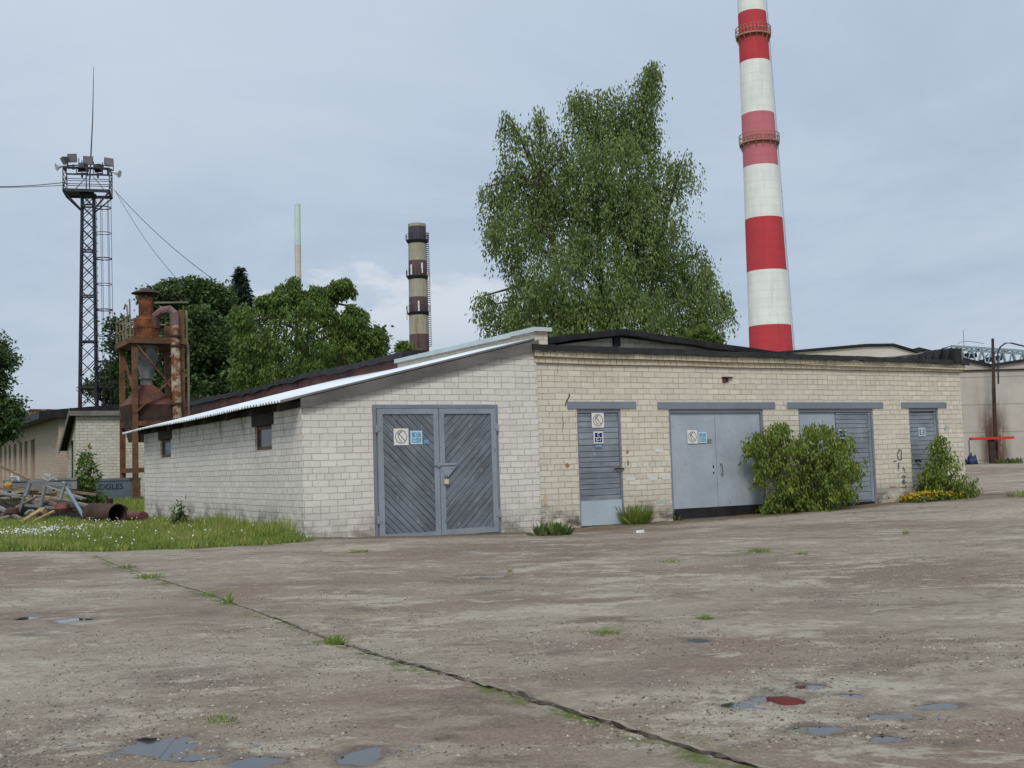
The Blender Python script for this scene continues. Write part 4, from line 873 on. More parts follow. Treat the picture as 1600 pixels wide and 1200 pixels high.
X0, X1 = g(1440, 700)[0], g(1760, 700)[0]; zv = g(1556, 573)[2]; zl_ = g(1500, 563)[2]; zr2 = g(1600, 565)[2]
mb = MB(); slL = (zl_-zv)/abs(g(1500, 563)[0]); slR = (zr2-zv)/g(1600, 565)[0]
mb.add([(X0, 0, -.6), (0, 0, -.6), (0, 0, zv), (X0, 0, zv+slL*-X0)], [(0, 1, 2, 3)]); mb.add([(0, 0, -.6), (X1, 0, -.6), (X1, 0, zv+slR*X1), (0, 0, zv)], [(0, 1, 2, 3)])
mb.add([(X0, 0, -.6), (X0, 20, -.6), (X0, 20, zv+slL*-X0), (X0, 0, zv+slL*-X0)], [(0, 1, 2, 3)])
mb.build('wall', M['panel'], PB)
mb = MB()
for xa, za, xb, zb2 in ((X0, zv+slL*-X0, 0, zv), (0, zv, X1, zv+slR*X1)): mb.hexa([(xa, -.12, za), (xb, -.12, zb2), (xb, 20, zb2), (xa, 20, za)], [(xa, -.12, za+.12), (xb, -.12, zb2+.12), (xb, 20, zb2+.12), (xa, 20, za+.12)])
mb.build('roof_edge', M['black'], PB)
mb = MB(); zc2 = g(1556, 578)[2]; mb.box((X0, -.06, zc2-.04), (X1, -.003, zc2+.03)); mb.build('string_course', M['rustdark'], PB)
def stainpatch(parent, pts, m, y, name):
    mb = MB(); mb.add([(a_, y, b_) for a_, b_ in pts], [tuple(range(len(pts)))]); return mb.build(name, m, parent)
t = NT('rust stain'); o = t.obj(); xx = t.xyz(o); fall = t.ramp(t.math('ABSOLUTE', xx[0]), .85, .05); n_ = t.noise(t.mapping(o, scale=(3, 1, .8)), 1.6, 5, .65)
tr = t.n('ShaderNodeBsdfTransparent'); mx = t.n('ShaderNodeMixShader'); t.l(t.math('MULTIPLY', t.math('MULTIPLY', fall, t.math('MULTIPLY', t.ramp(xx[2], 3.15, 1.0), .95)), t.ramp(n_, .28, .55)), mx.inputs[0]); t.l(tr.outputs[0], mx.inputs[1]); t.l(t.b.outputs[0], mx.inputs[2]); t.l(mx.outputs[0], t.out.inputs[0]); M['stain'] = t.fin((.15, .08, .055), .9)
mb = MB(); mb.add([(-1.1, -.02, 0), (1.3, -.02, 0), (1.2, -.02, 3.2), (-1, -.02, 3.2)], [(0, 1, 2, 3)]); mb.build('rust_stain', M['stain'], PB)
mb = MB(); a = at(1551, 529, 49)-at(1557, 722, 49); P0 = at(1557, 722, 49); mb.tube([(0, 0, -.2), (a[0]*.25, 0, a[2]*.4), (a[0], 0, a[2])], [.10, .085, .06], 8); o = mb.build('steel_pole', M['rustdark'], None); o.location = P0; tag(o, 'dark rusty steel pole rising above the concrete panel wall', 'pole')
P0 = at(1551, 722, 48.6); TB = thing('red_board_stand', 'red painted board on a rusty post in front of the panel wall', 'board', P0, 0); k = 48.6/FPX
mb = MB(); mb.box((-33*k, -.18, 35*k), (33*k, .12, 35*k+.11)); mb.build('board', M['red'], TB)
mb = MB(); mb.box((-.11+.0, -.08, -.2), (.12, .08, 35*k)); mb.build('post', M['rustdark'], TB)
mb = MB(); mb.tube([(-35*k, 0, 35*k), (-35*k, 0, 6*k)], .03, 6); mb.build('stay', M['steelgrey'], TB)
cable_pts = [at(x_, y_, 48.9) for x_, y_ in ((1560, 600), (1559.5, 575), (1559, 552), (1563, 542), (1571, 536), (1580, 536), (1600, 541), (1640, 548))]
mb = MB(); c = cable_pts[0]; mb.tube([p-c for p in cable_pts], .035, 6); o = mb.build('cable_loop', M['mast'], None); o.location = c; tag(o, 'thick dark cable arching over the panel building roof', 'cable')
P0 = at(1515, 724, 48.5); mb = MB(); rr = random.Random(5)
for i in range(9):
    x_ = rr.uniform(-.22, .22); h_ = rr.uniform(.22, .42)*(1.3-abs(x_)*2); mb.tube([(x_, rr.uniform(-.15, .15), -.05), (x_*1.1, rr.uniform(-.1, .1), h_*.5), (x_*1.2+rr.uniform(-.05, .05), 0, h_)], [.12, .11, .03], 7)
o = mb.build('plastic_bundle', M['navybundle'], None, smooth=True); o.location = P0; tag(o, 'dark blue and white plastic bundle at the foot of the panel wall', 'bundle')
# gantry truss behind
D = 75; P0 = at(1560, 640, D); P0[2] = .4; GT = thing('gantry_crane', 'grey blue lattice gantry beam above the panel building roof', 'crane', P0, 0); gg = lambda px, py: at(px, py, D)-P0
top = [gg(px, 541+(px-1490)*.065) for px in range(1486, 1720, 8)]; bot = [gg(px, 571+(px-1490)*.04) for px in range(1486, 1720, 8)]
mb = MB()
for y in (0, 1.6):
    o_ = V(0, y, 0)
    for A in (top, bot):
        for a, b in zip(A, A[1:]): mb.beam(a+o_, b+o_, .13)
for a, b in zip(top, top[1:]): mb.beam(a-V(0, 0, .22), b-V(0, 0, .22), .05)
mb.build('chord', M['gantry'], GT)
mb = MB()
for i in range(0, len(top)-2, 2):
    for y in (0, 1.6): o_ = V(0, y, 0); mb.beam(top[i]+o_, bot[min(i+1, len(bot)-1)]+o_, .09); mb.beam(bot[i+1]+o_, top[min(i+2, len(top)-1)]+o_, .06)
    mb.beam(top[i], top[i]+V(0, 1.6, 0), .05); mb.beam(bot[i], bot[i+1]+V(0, 1.6, 0), .05)
mb.build('lattice', M['gantry'], GT)
mb = MB()
for x_ in (-2, 9):
    for y in (0, 1.6): mb.beam((x_, y, -.5), (x_, y, 7), .25)
mb.build('leg', M['gantry'], GT)
mb = MB(); rr = random.Random(8)
for i in range(6): p = gg(1500+i*13, 558+rr.uniform(-4, 6)); s_ = rr.uniform(.12, .24); mb.box((p[0]-s_, .3, p[2]-s_*.8), (p[0]+s_, .9, p[2]+s_*.8)); mb.beam((p[0], .6, p[2]), (p[0]+.5, .6, p[2]+.5), .06)
mb.build('machinery', M['mast'], GT)
mb = MB(); p = gg(1512, 541); mb.beam((p[0], .6, p[2]), (p[0], .6, gg(1512, 514)[2]), .035); a = gg(1497, 537); b = gg(1538, 537); mb.tube([a, gg(1503, 534), gg(1512, 533), gg(1528, 535), b], .02, 4); mb.build('aerial', M['gantry'], GT)
# ------------------------------------------------------------------ ground sheet
PUD = [(250, 1170, 105, 20), (405, 1190, 88, 14), (568, 1181, 68, 18), (1222, 1091, 56, 17), (1262, 1072, 44, 7), (1390, 1118, 58, 9), (1465, 1101, 52, 10), (1275, 1139, 70, 11), (1385, 1152, 42, 11), (110, 968, 38, 5), (40, 965, 28, 4), (1090, 1000, 30, 6), (1325, 1084, 44, 4), (1150, 1103, 44, 4), (1180, 1095, 30, 3)]
pud = []
for cx, cy, w, h in PUD:
    c = gp(cx, cy); a = abs(gp(cx+w/2, cy)[0]-gp(cx-w/2, cy)[0])/2; b = abs(gp(cx, cy-h/2)[1]-gp(cx, cy+h/2)[1])/2
    pud.append((c, a*1.05, max(b, .05)*1.05))
DENT = [(700, 1153, 55, 12), (560, 952, 30, 6), (460, 1040, 40, 7), (480, 1005, 60, 10), (1130, 1083, 50, 5), (240, 900, 60, 6), (60, 990, 60, 8), (320, 958, 60, 5), (540, 925, 90, 8), (760, 900, 90, 8), (900, 865, 60, 4), (1480, 1160, 80, 12), (880, 1020, 70, 8), (1480, 1050, 25, 5)]
dents = []
for cx, cy, w, h in DENT:
    c = gp(cx, cy); dents.append((c, abs(gp(cx+w/2, cy)[0]-gp(cx-w/2, cy)[0])/2, max(.05, abs(gp(cx, cy-h/2)[1]-gp(cx, cy+h/2)[1])/2)))
JPX = [(150, 868), (182, 882), (252, 906), (330, 929), (400, 956), (460, 978), (520, 1001), (580, 1020), (650, 1042), (720, 1062), (790, 1081), (850, 1100), (910, 1118), (970, 1138), (1040, 1160), (1110, 1180), (1200, 1206), (1300, 1236)]
JO = np.array([gp(*q) for q in JPX])
def segdist(x, y, P):
    best = np.full(x.shape, 1e9); tt = np.zeros(x.shape); side = np.zeros(x.shape); acc = 0
    for a, b in zip(P, P[1:]):
        dx, dy = b[0]-a[0], b[1]-a[1]; L2 = dx*dx+dy*dy
        t = np.clip(((x-a[0])*dx+(y-a[1])*dy)/L2, 0, 1); ex = x-a[0]-t*dx; ey = y-a[1]-t*dy; d = np.hypot(ex, ey); m = d < best
        best = np.where(m, d, best); tt = np.where(m, acc+t*math.sqrt(L2), tt); side = np.where(m, np.sign(dx*(y-a[1])-dy*(x-a[0])), side); acc += math.sqrt(L2)
    return best, tt, side, acc
# second joint, faint, on the right
J2 = np.array([gp(*q) for q in [(930, 990), (1010, 976), (1100, 963), (1250, 940), (1400, 922), (1520, 906)]])
EDGE = np.array([gp(*q) for q in [(-260, 868), (0, 864), (120, 862), (230, 860), (330, 857), (410, 854), (462, 849)]])
def turfmask(x, y):
    ye = np.interp(x, EDGE[:, 0], EDGE[:, 1])+.25*(vnoise(x*1.5, y*1.5, 2)-.5)
    lx_ = (x-ORG[0])*ud[0]+(y-ORG[1])*ud[1]; ly_ = (x-ORG[0])*wd[0]+(y-ORG[1])*wd[1]
    k = np.clip((y-ye)/.25, 0, 1)*np.clip(np.maximum((-LEN-lx_-.05)/.3, (ly_-10.7)/.3), 0, 1)
    k2 = np.clip((-lx_-LEN-.05)/.3, 0, 1)*np.clip((ly_+1.2+.7*(vnoise(x*2, y*2, 5)-.5))/.3, 0, 1)
    return np.where((x < -5.3) | (k2 > 0), np.maximum(k*np.clip((-x-3.7)/.8, 0, 1), k2*k), 0)*np.clip((70-y)/10, 0, 1)
def groundz(x, y, full=True):
    z = zb(x, y); r = np.hypot(x, y); fade = np.clip((45-r)/25, 0, 1)
    n = .026*fbm(x*.9, y*.9, 4, 1)+.014*fbm(x*5, y*5, 3, 8)+.008*fbm(x*19, y*19, 3, 5)
    return z+n*fade
def ground_attrs(x, y):
    z = groundz(x, y); wet = np.zeros_like(x); moss = np.zeros_like(x); soil = np.zeros_like(x)
    j = .22*(vnoise(x*3.2, y*3.2, 11)-.5)
    for c, a, b in pud:
        e = np.sqrt(((x-c[0]+j*a)/a)**2+((y-c[1]+j*b)/b)**2)*(.72+.9*vnoise(x*6.5/max(.6, min(1.2, a*4)), y*11, 31)); k = np.clip(1.55-e, 0, 1); k = k*k*(3-2*k)
        z -= .020*k; z += .024*fbm(x*9, y*14, 5, 13)*np.clip(2.2-e, 0, 1); wet = np.maximum(wet, np.clip((2.3-e)/1.1, 0, 1))
    for c, a, b in dents:
        e = np.sqrt(((x-c[0])/a)**2+((y-c[1])/b)**2); k = np.clip(1.4-e, 0, 1); z -= .014*k*k*(.3+vnoise(x*8, y*8, 3)); wet = np.maximum(wet, .75*np.clip((1.5-e)/.8, 0, 1)*(vnoise(x*7, y*7, 4) > .35))
    d, s, sd, tot = segdist(x, y, JO)
    d2 = d+.02*(vnoise(x*6, y*6, 9)-.5); near = np.clip((s/tot-.55)/.3, 0, 1)
    mm = np.clip((.09+.10*vnoise(s*2.1, s*0, 3)-d)/.07, 0, 1)*np.where(sd > 0, .25, 1)*(vnoise(s*1.6, s*0, 7) > .35)
    moss = np.maximum(moss, mm)
    dq, s2, _, _ = segdist(x, y, J2); z -= np.clip((.012-dq)/.01, 0, 1)*.012
    # soil strip along the walls
    lx_ = (x-ORG[0])*ud[0]+(y-ORG[1])*ud[1]; ly_ = (x-ORG[0])*wd[0]+(y-ORG[1])*wd[1]
    sw = .55+.35*(vnoise(lx_*1.1, lx_*0, 4)-.3)+np.where((lx_ > 0) & (lx_ < 5), .25, 0)
    soil = 1.0*np.clip((sw+.15+ly_)/.35, 0, 1)*((lx_ > -4.6) & (lx_ < 11.2) & (ly_ < .3))
    moss = np.maximum(moss, .55*np.clip(1-abs(ly_+sw)/.12, 0, 1)*((lx_ > -2) & (lx_ < 8)))
    for (cx, cy, r_) in ((345, 1125, .10), (560, 862, .18), (1185, 861, .25), (948, 988, .12), (1102, 965, .08)):
        c = gp(cx, cy); moss = np.maximum(moss, .8*np.clip(1.6-np.hypot((x-c[0])/r_, (y-c[1])/(r_*1.3)), 0, 1))
    turf = turfmask(x, y); far = np.clip((np.hypot(x, y)-75)/15, 0, 1); turf = np.maximum(turf, far)
    return z, wet, moss, soil, turf
th = np.concatenate([np.arange(-180, -30, 4.), np.arange(-30, 30, .2), np.arange(30, 180, 4.)])*PI/180
rr_ = np.concatenate([[.4, .9, 1.5, 2.2, 3.0], 3.0*np.exp(np.arange(1, 320)*.0035), 3.0*math.exp(319*.0035)*np.exp(np.arange(1, 270)*.0066), 3.0*math.exp(319*.0035+269*.0066)*np.exp(np.arange(1, 52)*.1)])
R_, T_ = np.meshgrid(rr_, th, indexing='ij'); gx = (R_*np.sin(T_)).ravel(); gy = (R_*np.cos(T_)).ravel()
z, wet, moss, soil, turf = ground_attrs(gx, gy)
nr, ntn = R_.shape; I = np.arange(nr*ntn).reshape(nr, ntn); In = np.roll(I, -1, axis=1)
Fg = np.stack([I[:-1], I[1:], In[1:], In[:-1]], -1).reshape(-1, 4)[:, ::-1]
verts = np.stack([gx, gy, z], -1); verts = np.vstack([verts, [[0, 0, zg(0, 0)]]])
ex = lambda a: np.append(a, 0)
gr = fastmesh('ground', verts, Fg, M['ground'], dict(wet=ex(wet), moss=ex(moss), soil=ex(soil), turf=ex(turf)), smooth=True); tag(gr, 'weathered stained concrete yard with brown soil film and gravel', kind='structure')
def gz1(x, y): return float(ground_attrs(np.array([x]), np.array([y]))[0][0])
for i, (c, a, b) in enumerate(pud):
    n = 44; k = 2.2
    zc_ = ground_attrs(c[0]+a*1.0*np.cos(np.arange(24)*2*PI/24), c[1]+b*1.0*np.sin(np.arange(24)*2*PI/24))[0]; z0 = float(np.mean(zc_))+.0015; pr_ = random.Random(i*7+3)
    rq = [k*(.62+.75*float(vnoise(np.array(3*math.cos(2*PI*q/n)+i*7.1), np.array(3*math.sin(2*PI*q/n)), 3))) for q in range(n)]; vs = [(a*rq[q]*math.cos(2*PI*q/n), b*rq[q]*math.sin(2*PI*q/n), 0) for q in range(n)]
    mb = MB(); mb.add(vs, [tuple(range(n))]); o = mb.build('puddle', M['water']); o.location = (c[0], c[1], z0); tag(o, 'shallow rain puddle on the yard', kind='structure')
M['jointlip'] = paint('slab lip', (.215, .18, .14), .35, rough=.9, sc=8, chips=(.11, .085, .065), bumpd=.006); M['jointgap'] = paint('joint gap', (.115, .094, .075), .5, rough=.95, sc=14, chips=(.15, .12, .09))
pts = []
for a, b_ in zip(JO, JO[1:]):
    L_ = np.hypot(*(b_-a)[:2]); m_n = max(2, int(L_/.045))
    for q in range(m_n): pts.append(a+(b_-a)*q/m_n)
pts = np.array(pts); npt = len(pts); sarr = np.arange(npt)/npt; tg = np.gradient(pts[:, :2], axis=0); tg /= np.linalg.norm(tg, axis=1, keepdims=True); nn = np.stack([-tg[:, 1], tg[:, 0]], 1)
al_ = np.arange(npt)*.045; pts[:, :2] += nn*(.035*(vnoise(al_*.8, al_*0, 2)-.5)+.02*(vnoise(al_*4, al_*0, 5)-.5)+.012*(vnoise(al_*13, al_*0, 8)-.5))[:, None]
lip = (.0005+.012*np.clip((sarr-.5)/.35, 0, 1))*(.2+.9*vnoise(al_*2.5, al_*0, 9)+.6*vnoise(al_*11, al_*0, 3)); gap = (.001+.011*np.clip((sarr-.2)/.6, 0, 1))*np.clip(1.9*vnoise(al_*2.7, al_*0, 4)+.7*vnoise(al_*9, al_*0, 6)-.45, .05, 2); rows_ = []
for off, dz in ((-gap*.5-.005, .002+0*lip), (gap*0, -.006+0*lip), (gap*.6, lip), (gap*.6+.010+lip*.6, lip*1.0), (gap*.6+.012+lip*2.2, lip*.3), (gap*.6+.014+lip*3, -.012+0*lip)):
    p = pts[:, :2]+nn*off[:, None]; p = p+np.random.default_rng(len(rows_)).normal(size=p.shape)*np.minimum(.006, gap)[:, None]; zq = ground_attrs(p[:, 0], p[:, 1])[0]+np.random.default_rng(len(rows_)+9).normal(size=npt)*lip*.35; rows_.append(np.stack([p[:, 0], p[:, 1], zq+dz+.002], 1))
VV = np.concatenate(rows_); mb = MB(); mb.v = [tuple(v) for v in VV]
for q in range(5):
    for k in range(npt-1): mb.f.append([q*npt+k, q*npt+k+1, (q+1)*npt+k+1, (q+1)*npt+k]); mb.m.append(0 if q < 2 else 1)
o = mb.build('slab_joint', [M['jointgap'], M['ground_plain'] if 'ground_plain' in M else M['jointlip']]); tag(o, 'long dark joint between two concrete slabs of the yard', kind='structure')
# pebbles and crumbs lying on the yard: uncountable
rn = np.random.default_rng(11)
def stones(n, rmin, rmax, x0, x1, y0, y1, seed):
    g = np.random.default_rng(seed); y = y0*np.exp(g.random(n)*math.log(y1/y0)); x = (g.random(n)*2-1)*y*.47; keep = fbm(x*.8, y*.8, 3, 21) > -.08; x = x[keep]; y = y[keep]; n = len(x)
    zz = ground_attrs(x, y)[0]; r = rmin+(rmax-rmin)*g.random(n)**4
    base = np.array([(1, 0, -.2), (.3, .95, -.2), (-.8, .6, -.2), (-.8, -.6, -.2), (.3, -.95, -.2), (.1, .1, .6)])
    fc = np.array([(0, 1, 5), (1, 2, 5), (2, 3, 5), (3, 4, 5), (4, 0, 5)])
    a = g.random(n)*6.28; ca, sa = np.cos(a), np.sin(a)
    Vv = base[None]*(.7+.6*g.random((n, 6, 1))); X = (Vv[..., 0]*ca[:, None]-Vv[..., 1]*sa[:, None])*r[:, None]; Y = (Vv[..., 0]*sa[:, None]+Vv[..., 1]*ca[:, None])*r[:, None]; Z = Vv[..., 2]*r[:, None]*.8
    P = np.stack([X+x[:, None], Y+y[:, None], Z+zz[:, None]+.001], -1).reshape(-1, 3); Fq = (fc[None]+np.arange(n)[:, None, None]*6).reshape(-1, 3)
    return P, Fq, np.repeat(g.random(n), 6)
P, Fq, tn = stones(65000, .002, .0125, 0, 0, 4.5, 24, 5)
M['stone'] = leafmat('gravel', (.075, .060, .048), (.20, .165, .13), (.38, .335, .275), 0., .9)
o = fastmesh('gravel', P, Fq, M['stone'], dict(tint=tn)); tag(o, 'loose gravel and concrete crumbs scattered over the yard', 'gravel', kind='stuff')
# ------------------------------------------------------------------ leaves, trees
def leafquads(P, Dv, Nv, L, Wd, fold=.15):
    P = np.asarray(P); Dv = Dv/np.linalg.norm(Dv, axis=1, keepdims=True); Sv = np.cross(Dv, Nv); Sv = Sv/(np.linalg.norm(Sv, axis=1, keepdims=True)+1e-9); Nn = np.cross(Sv, Dv)
    L = L[:, None]; Wd = Wd[:, None]; mid = P+Dv*L*.45
    Q = np.stack([P, mid+Sv*Wd*.5+Nn*Wd*fold, P+Dv*L, mid-Sv*Wd*.5+Nn*Wd*fold], 1).reshape(-1, 3)
    return Q, np.arange(len(P)*4).reshape(-1, 4)
def rdir(g, n): v = g.normal(size=(n, 3)); return v/np.linalg.norm(v, axis=1, keepdims=True)
def lumpy(L, seed, k=5, f=.34, drop=.0):
    g = random.Random(seed); out = []
    for c, r_ in L:
        c = np.asarray(c, float); r_ = np.asarray(r_, float); out.append((c, r_*.92))
        for q in range(k):
            d = nrm(V(g.gauss(0, 1), g.gauss(0, 1), g.gauss(0, 1)*.9+.15)); out.append((c+d*r_*g.uniform(.75, 1.0), r_*f*g.uniform(.6, 1.3)))
    return out
def crown(name, parent, ells, ncl, per, leaf, clr, mat, seed=0, droop=.3, strand=0., shell=.5, org=(0, 0, 0), flat=.6, aspect=.5, tintj=.2, ctj=.2):
    g = np.random.default_rng(seed); ells = [(np.asarray(c, float), np.asarray(r, float)) for c, r in ells]
    w = np.array([(r[0]*r[1]*r[2])**(2/3) for c, r in ells]); w /= w.sum(); w = np.maximum(w, .006); w /= w.sum(); k = g.choice(len(ells), ncl, p=w)
    C = np.array([ells[i][0] for i in k]); R = np.array([ells[i][1] for i in k]); d = rdir(g, ncl); rad_ = shell+(1-shell)*g.random(ncl)**.7
    rad_ = np.where(g.random(ncl) < .25, g.random(ncl)**.5, rad_)*(.74+.46*g.random(ncl))
    cl = C+d*R*rad_[:, None]; out = d.copy(); ct = g.normal(size=ncl)*ctj
    idx = np.repeat(np.arange(ncl), per); n = len(idx)
    if strand:
        t_ = g.random(n); Ls = (strand*(.4+.9*g.random(ncl)))[idx]; o2 = out[idx].copy(); o2[:, 2] = 0
        P = cl[idx]+np.stack([g.normal(size=n), g.normal(size=n), g.normal(size=n)], 1)*clr*np.array([1, 1, .6])
        P[:, 2] -= t_*Ls; P += o2*(.35*Ls*np.sqrt(t_))[:, None]*.6; P += np.stack([np.sin(idx*3.3)*t_, np.cos(idx*2.1)*t_, 0*t_], 1)*.10
        Dv = rdir(g, n)*.55+np.array([0, 0, -1])*droop*2+o2*.25
    else:
        off = g.normal(size=(n, 3))*clr; off[:, 2] *= flat; P = cl[idx]+off
        Dv = rdir(g, n)*.7+out[idx]*.5+np.array([0, 0, -1])*droop
    Nv = rdir(g, n)*.7+np.array([0, 0, 1.]); L = leaf*(.65+.7*g.random(n)); Q, Fq = leafquads(P, Dv, Nv, L, L*aspect)
    tint = np.clip(.45+ct[idx]+g.normal(size=n)*tintj, 0, 1)
    ob = fastmesh(name, Q-np.asarray(org), Fq, mat, dict(tint=np.repeat(tint, 4)), parent=parent)
    return ob, cl
def woody(parent, base, ells, cl, r0, mat, seed=0, org=(0, 0, 0), name='trunk', ntw=60, lean=(0, 0), trunks=None):
    rr = random.Random(seed); org = np.asarray(org); mb = MB(); zt_ = max(c[2] for c, r in ells); base = np.asarray(base, float)
    tops = trunks or [V(base[0]+lean[0], base[1]+lean[1], zt_)]
    for tp in tops:
        pts = [base+(tp-base)*k/8+V(rr.uniform(-.12, .12), rr.uniform(-.12, .12), 0)*(k > 0) for k in range(9)]
        mb.tube([p-org for p in pts], [max(.02, r0*(1-k/8.6)) for k in range(9)], 8)
    ns = []
    for c, r in ells:
        tp = min(tops, key=lambda q: np.hypot(q[0]-c[0], q[1]-c[1])); h = max(.15, min(.85, (c[2]-r[2]*.6-base[2])/(tp[2]-base[2]))); s_ = base+(tp-base)*h
        mid = (s_+np.asarray(c))/2+V(0, 0, .15*abs(c[0]-s_[0])); mb.tube([s_-org, mid-org, np.asarray(c)-org], [r0*.45*(1-h*.5), r0*.28, r0*.14], 6); ns.append(np.asarray(c))
    for q in rr.sample(range(len(cl)), min(ntw, len(cl))):
        p = cl[q]; c = min(ns, key=lambda a: np.linalg.norm(a-p)); mb.tube([c-org, (c+p)/2+V(rr.uniform(-.1, .1), rr.uniform(-.1, .1), .08)-org, p-org], [r0*.12, r0*.08, r0*.03], 5)
    return mb.build(name, mat, parent)
def pells(L, D, thick=.8):                    # ellipsoids from picture outlines at the tree's own distance, with real depth
    out = []
    for i, (px, py, rx, ry, *dz) in enumerate(L):
        k = D/FPX; dy = (dz[0] if dz else 0); Y = D+dy; p = at(px, py, Y); out.append((p, V(rx*k, rx*k*thick if rx > 30 else rx*k, ry*k)))
    return out
def gpt(px, D): p = at(px, 740, D); return V(p[0], p[1], zg(p[0], p[1])-.1)
# birch
D = 46; b = gpt(950, D); BT = thing('birch_tree', 'large weeping birch tree behind the garage block', 'tree', b)
E1 = pells([(875, 250, 30, 60, .3), (895, 290, 40, 60, -.5), (985, 300, 50, 50, -.8), (795, 180, 10, 20), (845, 175, 8, 18), (760, 292, 10, 8), (770, 345, 10, 12), (757, 462, 12, 10), (1130, 465, 8, 16), (1018, 100, 7, 10), (822, 225, 40, 48), (818, 300, 52, 62, .6), (805, 345, 40, 40, -1), (925, 185, 44, 48), (905, 150, 22, 18), (935, 140, 22, 14), (1003, 158, 25, 50), (965, 165, 30, 40, .4), (985, 205, 40, 50, .2), (1015, 115, 9, 22), (998, 195, 30, 40, .3), (950, 250, 68, 70, -1.2), (1045, 262, 42, 34), (1065, 255, 22, 20, -1), (880, 330, 70, 80, 1), (985, 345, 80, 85, -1), (900, 420, 95, 80, -1.4), (1030, 400, 62, 75, .4), (815, 440, 34, 34, -.8), (805, 490, 42, 36, .4), (775, 475, 24, 24), (865, 490, 75, 50, -1.3), (960, 480, 90, 55, -2), (1060, 470, 60, 50, -.5), (1105, 455, 26, 44), (1085, 400, 26, 40, .6), (1085, 510, 40, 30), (800, 390, 26, 26, .5), (785, 275, 18, 24)], D)
o, cl = crown('crown', BT, E1, 3100, 32, .145, .12, M['birch'], 2, droop=.55, ctj=.25, tintj=.13, strand=1.35, shell=.45, org=b, aspect=.42)
woody(BT, b, E1, cl, .22, M['bark'], 3, b, ntw=160, trunks=[at(1005, 130, D), at(925, 160, D), at(825, 210, D), at(1050, 300, D)])
# dark linden
D = 58; b = gpt(300, D); TT = thing('linden_tree', 'dark green broadleaf tree behind the dust collector', 'tree', b)
E1 = pells([(285, 475, 42, 30), (325, 480, 40, 28, 1), (255, 520, 40, 40), (310, 530, 60, 50, -1.5), (355, 520, 40, 55, 1), (270, 590, 60, 50, -1), (335, 600, 60, 50, -1.5), (215, 560, 30, 45, 1), (185, 600, 30, 36, .5), (160, 612, 14, 18), (190, 530, 20, 30, 1), (240, 470, 18, 16), (300, 650, 80, 40), (350, 600, 40, 60, 1), (345, 470, 12, 14), (270, 452, 8, 7), (300, 450, 10, 8), (322, 452, 8, 9)], D)
E1 = lumpy(E1, 5); o, cl = crown('crown', TT, E1, 1700, 34, .20, .26, M['linden'], 5, droop=.25, org=b, aspect=.75); woody(TT, b, E1, cl, .3, M['bark'], 5, b)
# bright ash-leaved maple
D = 50; b = gpt(470, D); TT = thing('maple_tree', 'bright green bushy maple tree with long arching shoots on top', 'tree', b)
E1 = pells([(400, 490, 45, 32), (450, 470, 30, 26), (455, 450, 12, 20), (490, 460, 18, 14), (525, 445, 18, 11), (505, 475, 30, 16), (470, 510, 60, 40, -1), (540, 510, 40, 32), (575, 530, 22, 22), (475, 462, 8, 8), (500, 468, 10, 6), (512, 458, 9, 5), (522, 450, 9, 5), (532, 443, 9, 5), (543, 447, 8, 5), (540, 437, 5, 3), (440, 452, 7, 9), (415, 465, 10, 8), (590, 515, 8, 8), (405, 540, 44, 42, -.8), (455, 560, 70, 45, -1.5), (530, 555, 55, 40, -1), (380, 580, 28, 46), (430, 600, 60, 50, -1), (410, 640, 60, 40), (500, 610, 80, 40), (555, 480, 12, 8), (372, 505, 14, 22)], D)
E0 = E1; E1 = lumpy(E1, 8, 6, .36)+pells([(450, 545, 50, 40, 1.5), (420, 560, 40, 40, 1.5), (490, 560, 50, 40, 1.5)], D); o, cl = crown('crown', TT, E1, 3700, 15, .17, .07, M['ash'], 8, droop=.4, strand=.38, org=b, aspect=.42); E1 = E0; woody(TT, b, E1, cl, .24, M['bark'], 8, b)
# darker young maple at the right end of the group
D = 54; b = gpt(560, D); TT = thing('small_maple', 'darker green rounded tree just left of the old chimney', 'tree', b)
E1 = pells([(560, 525, 34, 26), (585, 545, 14, 18), (540, 560, 40, 30, -.5), (570, 570, 30, 26), (545, 505, 22, 18)], D); E1 = lumpy(E1, 9); o, cl = crown('crown', TT, E1, 420, 30, .2, .24, M['linden'], 9, org=b, aspect=.7, tintj=.12); woody(TT, b, E1, cl, .16, M['bark'], 9, b, ntw=30)
# spruce
D = 62; b = gpt(376, D); TT = thing('spruce_tree', 'dark spruce tip rising between the two leafy trees', 'tree', b); g = np.random.default_rng(4); tp = at(375, 421, D); hh = tp[2]-b[2]
P = []; Dv = []
for k in range(120):
    f_ = (k/120)**.75; zz = tp[2]-f_*hh*.62; rad0 = .15+f_*2.9
    for j in range(7):
        a = g.random()*6.28; n = 26; tq = g.random(n); rr0 = rad0*(.75+.4*g.random()); P.append(np.stack([tp[0]+np.cos(a)*tq*rr0, tp[1]+np.sin(a)*tq*rr0, zz-.22*tq*rr0+.10*tq**2*rr0], 1)+g.normal(size=(n, 3))*.05); Dv.append(np.tile([math.cos(a), math.sin(a), -.35], (n, 1))+g.normal(size=(n, 3))*.5)
P = np.concatenate(P); Dv = np.concatenate(Dv); n = len(P); Q, Fq = leafquads(P-b, Dv, rdir(g, n)+np.array([0, 0, 1.]), .22*(.7+.6*g.random(n)), .07*np.ones(n)); fastmesh('crown', Q, Fq, M['spruce'], dict(tint=np.repeat(np.clip(.45+.25*g.normal(size=n), 0, 1), 4)), parent=TT)
mb = MB(); mb.tube([V(0, 0, 0), tp-b], [.2, .02], 7); mb.build('trunk', M['bark'], TT)
